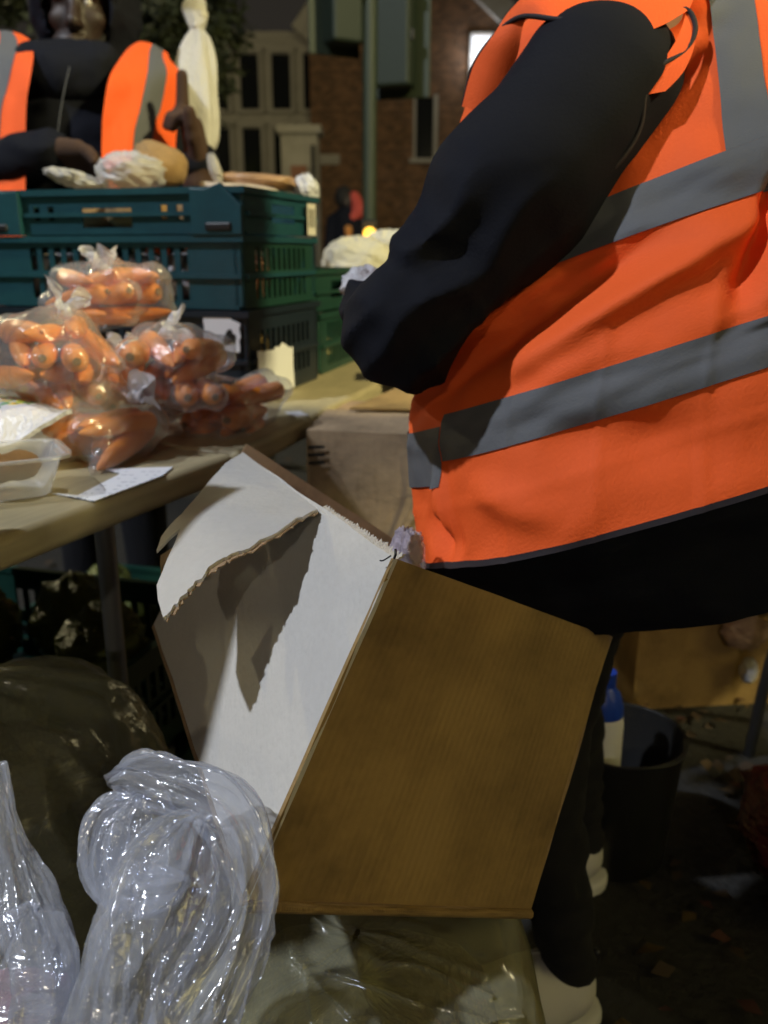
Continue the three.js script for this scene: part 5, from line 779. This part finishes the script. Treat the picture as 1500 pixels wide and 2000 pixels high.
// ---------------------------------------------------------------- sacks that carry the torn carton
{ // a filled clear sack under the carton, its film drawn into long creases
  const c = V(-0.025, 0, -0.66), t = thing('clear_sack', 'full clear plastic sack with long taut creases beneath the torn carton', 'plastic sack', c);
  const lean = (y) => V(0, 0, 0);
  const rad = (a, y) => { const e = 0.55, x = Math.sign(Math.cos(a)) * Math.abs(Math.cos(a)) ** e, z = Math.sign(Math.sin(a)) * Math.abs(Math.sin(a)) ** e; return [x * 0.158, z * 0.145]; };
  const top = 0.44;
  const base = (u, v) => { const a = u * Math.PI * 2, [x, z] = rad(a, v), k = v < 0.7 ? 1 : Math.sqrt(Math.max(0.0005, 1 - ((v - 0.7) / 0.3) ** 2)), y = v < 0.7 ? v / 0.7 * (top - 0.07) + 0.005 : top - 0.065 + 0.065 * Math.sin((v - 0.7) / 0.3 * 1.57), b = 1 + 0.10 * Math.sin(y / top * 3.0); return V(c.x + x * b * k, y * (1 + 0.06 * x), c.z + z * b * k); };
  // long taut creases, each along a line on the sack
  const grid = []; for (let i = 0; i < 140; i++) for (let j = 50; j < 100; j++) { const p = base(i / 140, j / 100), q = p.clone().sub(V(0, EYE, 0)), yc = q.y * CP - q.z * SP, zc = q.y * SP + q.z * CP; if (p.z > c.z - 0.02) grid.push([p, 750 + FPX * q.x / -zc, 1000 - FPX * yc / -zc]); }
  const find = (x, y) => grid.reduce((b, g) => { const e = Math.hypot(g[1] - x, g[2] - y); return e < b[1] ? [g[0], e] : b; }, [null, 1e9])[0];
  const lines = [[[645, 1801], [741, 1865], [805, 1879], [965, 1948]], [[696, 1797], [795, 1839], [816, 1855], [955, 1907]], [[795, 1800], [933, 1844], [1013, 1876]], [[587, 1871], [683, 1913], [816, 1951]], [[560, 1860], [635, 1945], [709, 1988]], [[880, 1806], [960, 1826]], [[500, 1830], [505, 1900], [480, 1960]], [[540, 1800], [600, 1900], [610, 1990]], [[850, 1960], [950, 1990], [1020, 1985]]].map((l) => { const pts = l.map((p) => find(...p)), o = []; for (let i = 0; i < pts.length - 1; i++) for (let k = 0; k < 40; k++) o.push(pts[i].clone().lerp(pts[i + 1], k / 40)); o.push(pts[pts.length - 1]); return o; });
  const dense = (u) => 0.25 + 0.25 * Math.sign(u - 0.5) * Math.abs(2 * u - 1) ** 1 + (Math.abs(2 * u - 1) > 0.7 ? Math.sign(u - 0.5) * (Math.abs(2 * u - 1) - 0.7) / 0.3 * 0.25 : 0);      // finer where it faces the stall's aisle
  part('bag_film', gridGeo(560, 380, (u, v) => {
    u = dense(u); v = v < 0.15 ? v * 2 : 0.3 + (v - 0.15) / 0.85 * 0.7; const p = base(u, v); let cr = 0.004 * fbm(p.x * 14, p.y * 14, p.z * 14, 3) + 0.0012 * facet(u * 40, v * 40, 3, 40);
    if (v > 0.3 && p.z > c.z - 0.06) for (const l of lines) { let m = 1e9; for (const q of l) m = Math.min(m, q.distanceToSquared(p)); cr += 0.0085 * Math.exp(-Math.sqrt(m) / 0.0038) - 0.004 * Math.exp(-m / 0.0003); }
    const o = p.clone().sub(V(c.x, p.y - 0.06, c.z)).normalize(); return p.addScaledVector(o, cr);
  }, [1, 0.6], true), FILM.taut, t);
  lump('sack_filling', V(c.x, 0.2, c.z), [0.142, 0.185, 0.125], std({ color: lin(0.15, 0.125, 0.05), roughness: 0.7, map: rep(grimeMap, 3), bumpMap: rep(wrinkleBump, 3), bumpScale: 0.006 }), 'dull olive contents packed inside the clear sack under the carton', 'sack contents', undefined, { boxy: 0.55, amp: 0.05 });
}
{ // tall hazy sack at the side
  const c = V(-0.455, 0, -0.90), t = thing('hazy_sack', 'tall hazy olive plastic sack standing open beside the torn carton', 'plastic sack', c);
  const prof = [[0.02, 0.004], [0.16, 0.01], [0.19, 0.08], [0.2, 0.25], [0.2, 0.38], [0.18, 0.47], [0.13, 0.525], [0.06, 0.545], [0.004, 0.55]];
  part('bag_film', gridGeo(180, 120, (u, v) => { const a = u * Math.PI * 2, k = v * (prof.length - 1), r = cat(prof.map((p) => p[0]), k), y = cat(prof.map((p) => p[1]), k); const f = 1 + 0.09 * (ridge(Math.cos(a) * 2.2, Math.sin(a) * 2.2, y * 5) - 0.6) + 0.05 * (ridge(Math.cos(a) * 5, Math.sin(a) * 5 + 7, y * 9) - 0.6) + 0.06 * Math.sin(a * 2 + 1) * v; return V(c.x + Math.cos(a) * r * f * 1.02, y + 0.03 * Math.sin(a * 1 + 2.2) * v * v + 0.012 * noise(Math.cos(a) * 3, Math.sin(a) * 3, 5) * v, c.z + Math.sin(a) * r * f); }, [1.2, 0.7], true), FILM.haze, t);
  [[0.0, 0.15, 0.0, 0.15, 0.14, 0.15, [0.10, 0.085, 0.03]], [-0.06, 0.35, 0.06, 0.085, 0.075, 0.07, [0.2, 0.14, 0.06]], [0.08, 0.33, 0.05, 0.07, 0.085, 0.07, [0.09, 0.1, 0.03]], [0.02, 0.42, -0.03, 0.1, 0.06, 0.08, [0.14, 0.12, 0.05]], [0.1, 0.22, 0.1, 0.06, 0.09, 0.05, [0.24, 0.2, 0.14]]].forEach(([x, y, z, rx, ry, rz, cl], i) => lump('packaging_waste', V(c.x + x, y, c.z + z), [rx, ry, rz], std({ color: lin(...cl), roughness: 0.7, map: rep(grimeMap, 3), bumpMap: rep(facetBump, 3), bumpScale: 0.006 }), ['dark olive waste at the bottom of the hazy sack', 'brown paper ball inside the hazy sack', 'dull green wrapper inside the hazy sack', 'olive wrapper at the top of the hazy sack', 'pale crumpled paper inside the hazy sack'][i], 'waste', undefined, { amp: 0.14, crinkle: 0.16 }));
}
looseBag('crumpled_bag', [
  [[[395, 1585, 20, 0.63, 0.008], [365, 1640, 80, 0.615, 0.022], [340, 1710, 112, 0.6, 0.03], [318, 1790, 112, 0.585, 0.032], [285, 1860, 96, 0.57, 0.03], [262, 1930, 96, 0.56, 0.03], [250, 2020, 110, 0.55, 0.03], [248, 2140, 115, 0.54, 0.025]], { seed: 3.3, fold: 1.2, nu: 240 }, 'bag_body'],
  [[[212, 1530, 10, 0.66, 0.004], [255, 1512, 34, 0.655, 0.012], [330, 1525, 48, 0.645, 0.018], [405, 1548, 58, 0.635, 0.02], [462, 1600, 52, 0.625, 0.02], [486, 1680, 46, 0.615, 0.018], [478, 1770, 52, 0.605, 0.02], [450, 1850, 62, 0.59, 0.022], [410, 1930, 72, 0.575, 0.022], [370, 2020, 80, 0.56, 0.02], [350, 2140, 80, 0.55, 0.018]], { seed: 7.7, fold: 1.0, nu: 200 }, 'rolled_edge'],
  [[[262, 1560, 12, 0.65, 0.005], [222, 1600, 44, 0.645, 0.012], [204, 1655, 46, 0.64, 0.014], [216, 1712, 48, 0.63, 0.014], [268, 1742, 50, 0.62, 0.014], [330, 1735, 40, 0.61, 0.012], [370, 1720, 12, 0.61, 0.005]], { seed: 11.9, fold: 0.9, nu: 150 }, 'loop'],
  [[[300, 1545, 30, 0.65, 0.004], [292, 1600, 72, 0.645, 0.008], [285, 1660, 84, 0.635, 0.009], [288, 1720, 80, 0.625, 0.008], [300, 1780, 40, 0.615, 0.004]], { seed: 23.5, fold: 0.9, nu: 170 }, 'web'],
  [[[232, 1770, 10, 0.6, 0.005], [205, 1830, 30, 0.59, 0.012], [196, 1900, 34, 0.58, 0.014], [190, 1980, 38, 0.57, 0.014], [186, 2110, 40, 0.56, 0.012]], { seed: 14.2, fold: 0.8, nu: 130 }, 'side_fold'],
], FILM.clear, 'crumpled glossy clear bag slumped against the torn carton');
looseBag('twisted_bag', [
  [[[-14, 1490, 10, 0.66, 0.003], [6, 1570, 18, 0.65, 0.006], [26, 1650, 30, 0.64, 0.01], [52, 1730, 48, 0.625, 0.014], [72, 1810, 56, 0.61, 0.02], [84, 1880, 58, 0.6, 0.022], [92, 1960, 62, 0.585, 0.022], [96, 2090, 66, 0.57, 0.02]], { seed: 8.1, fold: 0.8, nu: 170 }, 'bag_body'],
  [[[60, 1775, 8, 0.6, 0.004], [40, 1820, 58, 0.59, 0.02], [20, 1880, 96, 0.58, 0.03], [0, 1950, 118, 0.57, 0.03], [-10, 2050, 120, 0.56, 0.028], [-15, 2130, 120, 0.555, 0.02]], { seed: 19.4, fold: 1.1, nu: 200 }, 'gathered_end'],
], FILM.clear, 'twisted glossy clear bag with a rope-like neck beside the hazy sack');
lump('pink_wrapper', at(30, 1985, 0.63), [0.05, 0.03, 0.03], std({ color: lin(0.45, 0.12, 0.18), roughness: 0.4, bumpMap: rep(wrinkleBump, 5), bumpScale: 0.003 }), 'pink wrapper inside the twisted clear bag', 'wrapper', undefined, { crinkle: 0.15 });

// ---------------------------------------------------------------- ground level clutter
{
  for (const [x, z, n, lift] of [[-0.62, -1.45, 0, 0], [-0.55, -2.05, 1, 0], [-0.64, -1.47, 2, 0.21], [-0.78, -0.98, 3, 0]]) { const o = crate('plastic_crate', ['dark green crate on the ground between the two tables', 'dark green crate on the ground under the crate table', 'dark green crate stacked on another between the two tables', 'dark green crate on the ground under the carrot table'][n], M.green, 0.19, { group: 'crates under the tables' }); o.position.set(x, 0.004 + lift, z); if (n === 0) { o.rotation.y = turnC; continue; } o.rotation.y = turnC; for (let i = 0; i < 4; i++) { const p = inCrate(o, -0.19 + i * 0.125, 0.17, (i % 2) * 0.1 - 0.05); lump('cabbage_bag', p, [0.07, 0.08, 0.085], std({ color: lin(0.12, 0.14, 0.03), roughness: 0.25, bumpMap: rep(wrinkleBump, 4), bumpScale: 0.004 }), ['', 'bag of greens in the crate under the crate table', 'bag of greens in the upper crate between the two tables', 'bag of greens in the crate under the carrot table'][n], 'bag', ['', 'greens under the crate table', 'greens in the upper crate', 'greens under the carrot table'][n], { amp: 0.14, crinkle: 0.1 }); } }
  lump('onion_sack', V(-0.42, 0.13, -1.16), [0.2, 0.13, 0.14], M.net, 'dark red net sack of onions on the ground under the carrot table', 'sack', undefined, { amp: 0.12, freq: 4 });
  const b = at(1186, 1345, 1.5), u = thing('black_bucket', 'black plastic bucket standing behind the torn carton', 'bucket', V(b.x + 0.03, 0, b.z));
  part('bucket_wall', new THREE.LatheGeometry([[0.002, 0.012], [0.085, 0.012], [0.105, 0.235], [0.11, 0.237], [0.11, 0.229], [0.106, 0.225], [0.088, 0.002], [0.002, 0.002]].map((p) => new THREE.Vector2(...p)), 36).translate(b.x + 0.03, 0, b.z), M.black, u);
  part('handle', tube([V(b.x - 0.08, 0.228, b.z), V(b.x - 0.04, 0.238, b.z + 0.095), V(b.x + 0.03, 0.24, b.z + 0.116), V(b.x + 0.1, 0.238, b.z + 0.095), V(b.x + 0.14, 0.228, b.z)], 0.0025, 30, 6), M.black, u);
  const t = thing('plastic_bottle', 'white plastic bottle with blue shoulder and cap standing in the black bucket', 'bottle', V(b.x, 0.013, b.z));
  part('bottle_body', new THREE.LatheGeometry([[0, 0], [0.032, 0.001], [0.036, 0.008], [0.036, 0.24], [0.034, 0.262]].map((p) => new THREE.Vector2(...p)), 28).translate(b.x - 0.004, 0.014, b.z), M.paper, t);
  part('blue_shoulder', new THREE.LatheGeometry([[0.0342, 0.259], [0.0335, 0.277], [0.027, 0.299], [0.017, 0.311], [0.0165, 0.317]].map((p) => new THREE.Vector2(...p)), 28).translate(b.x - 0.004, 0.014, b.z), std({ color: lin(0.01, 0.05, 0.4), roughness: 0.35 }), t);
  part('cap', new THREE.CylinderGeometry(0.018, 0.018, 0.024, 24).translate(b.x - 0.004, 0.34, b.z), std({ color: lin(0.01, 0.04, 0.32), roughness: 0.4 }), t);
  lump('red_sack', V(0.78, 0.09, -1.25), [0.16, 0.1, 0.22], std({ color: lin(0.09, 0.012, 0.012), roughness: 0.3, bumpMap: rep(wrinkleBump, 3), bumpScale: 0.008 }), 'dark red plastic sack lying on the tarmac by the trainers', 'sack', undefined, { crinkle: 0.2, amp: 0.16 });
}
renderer.render(scene, camera);
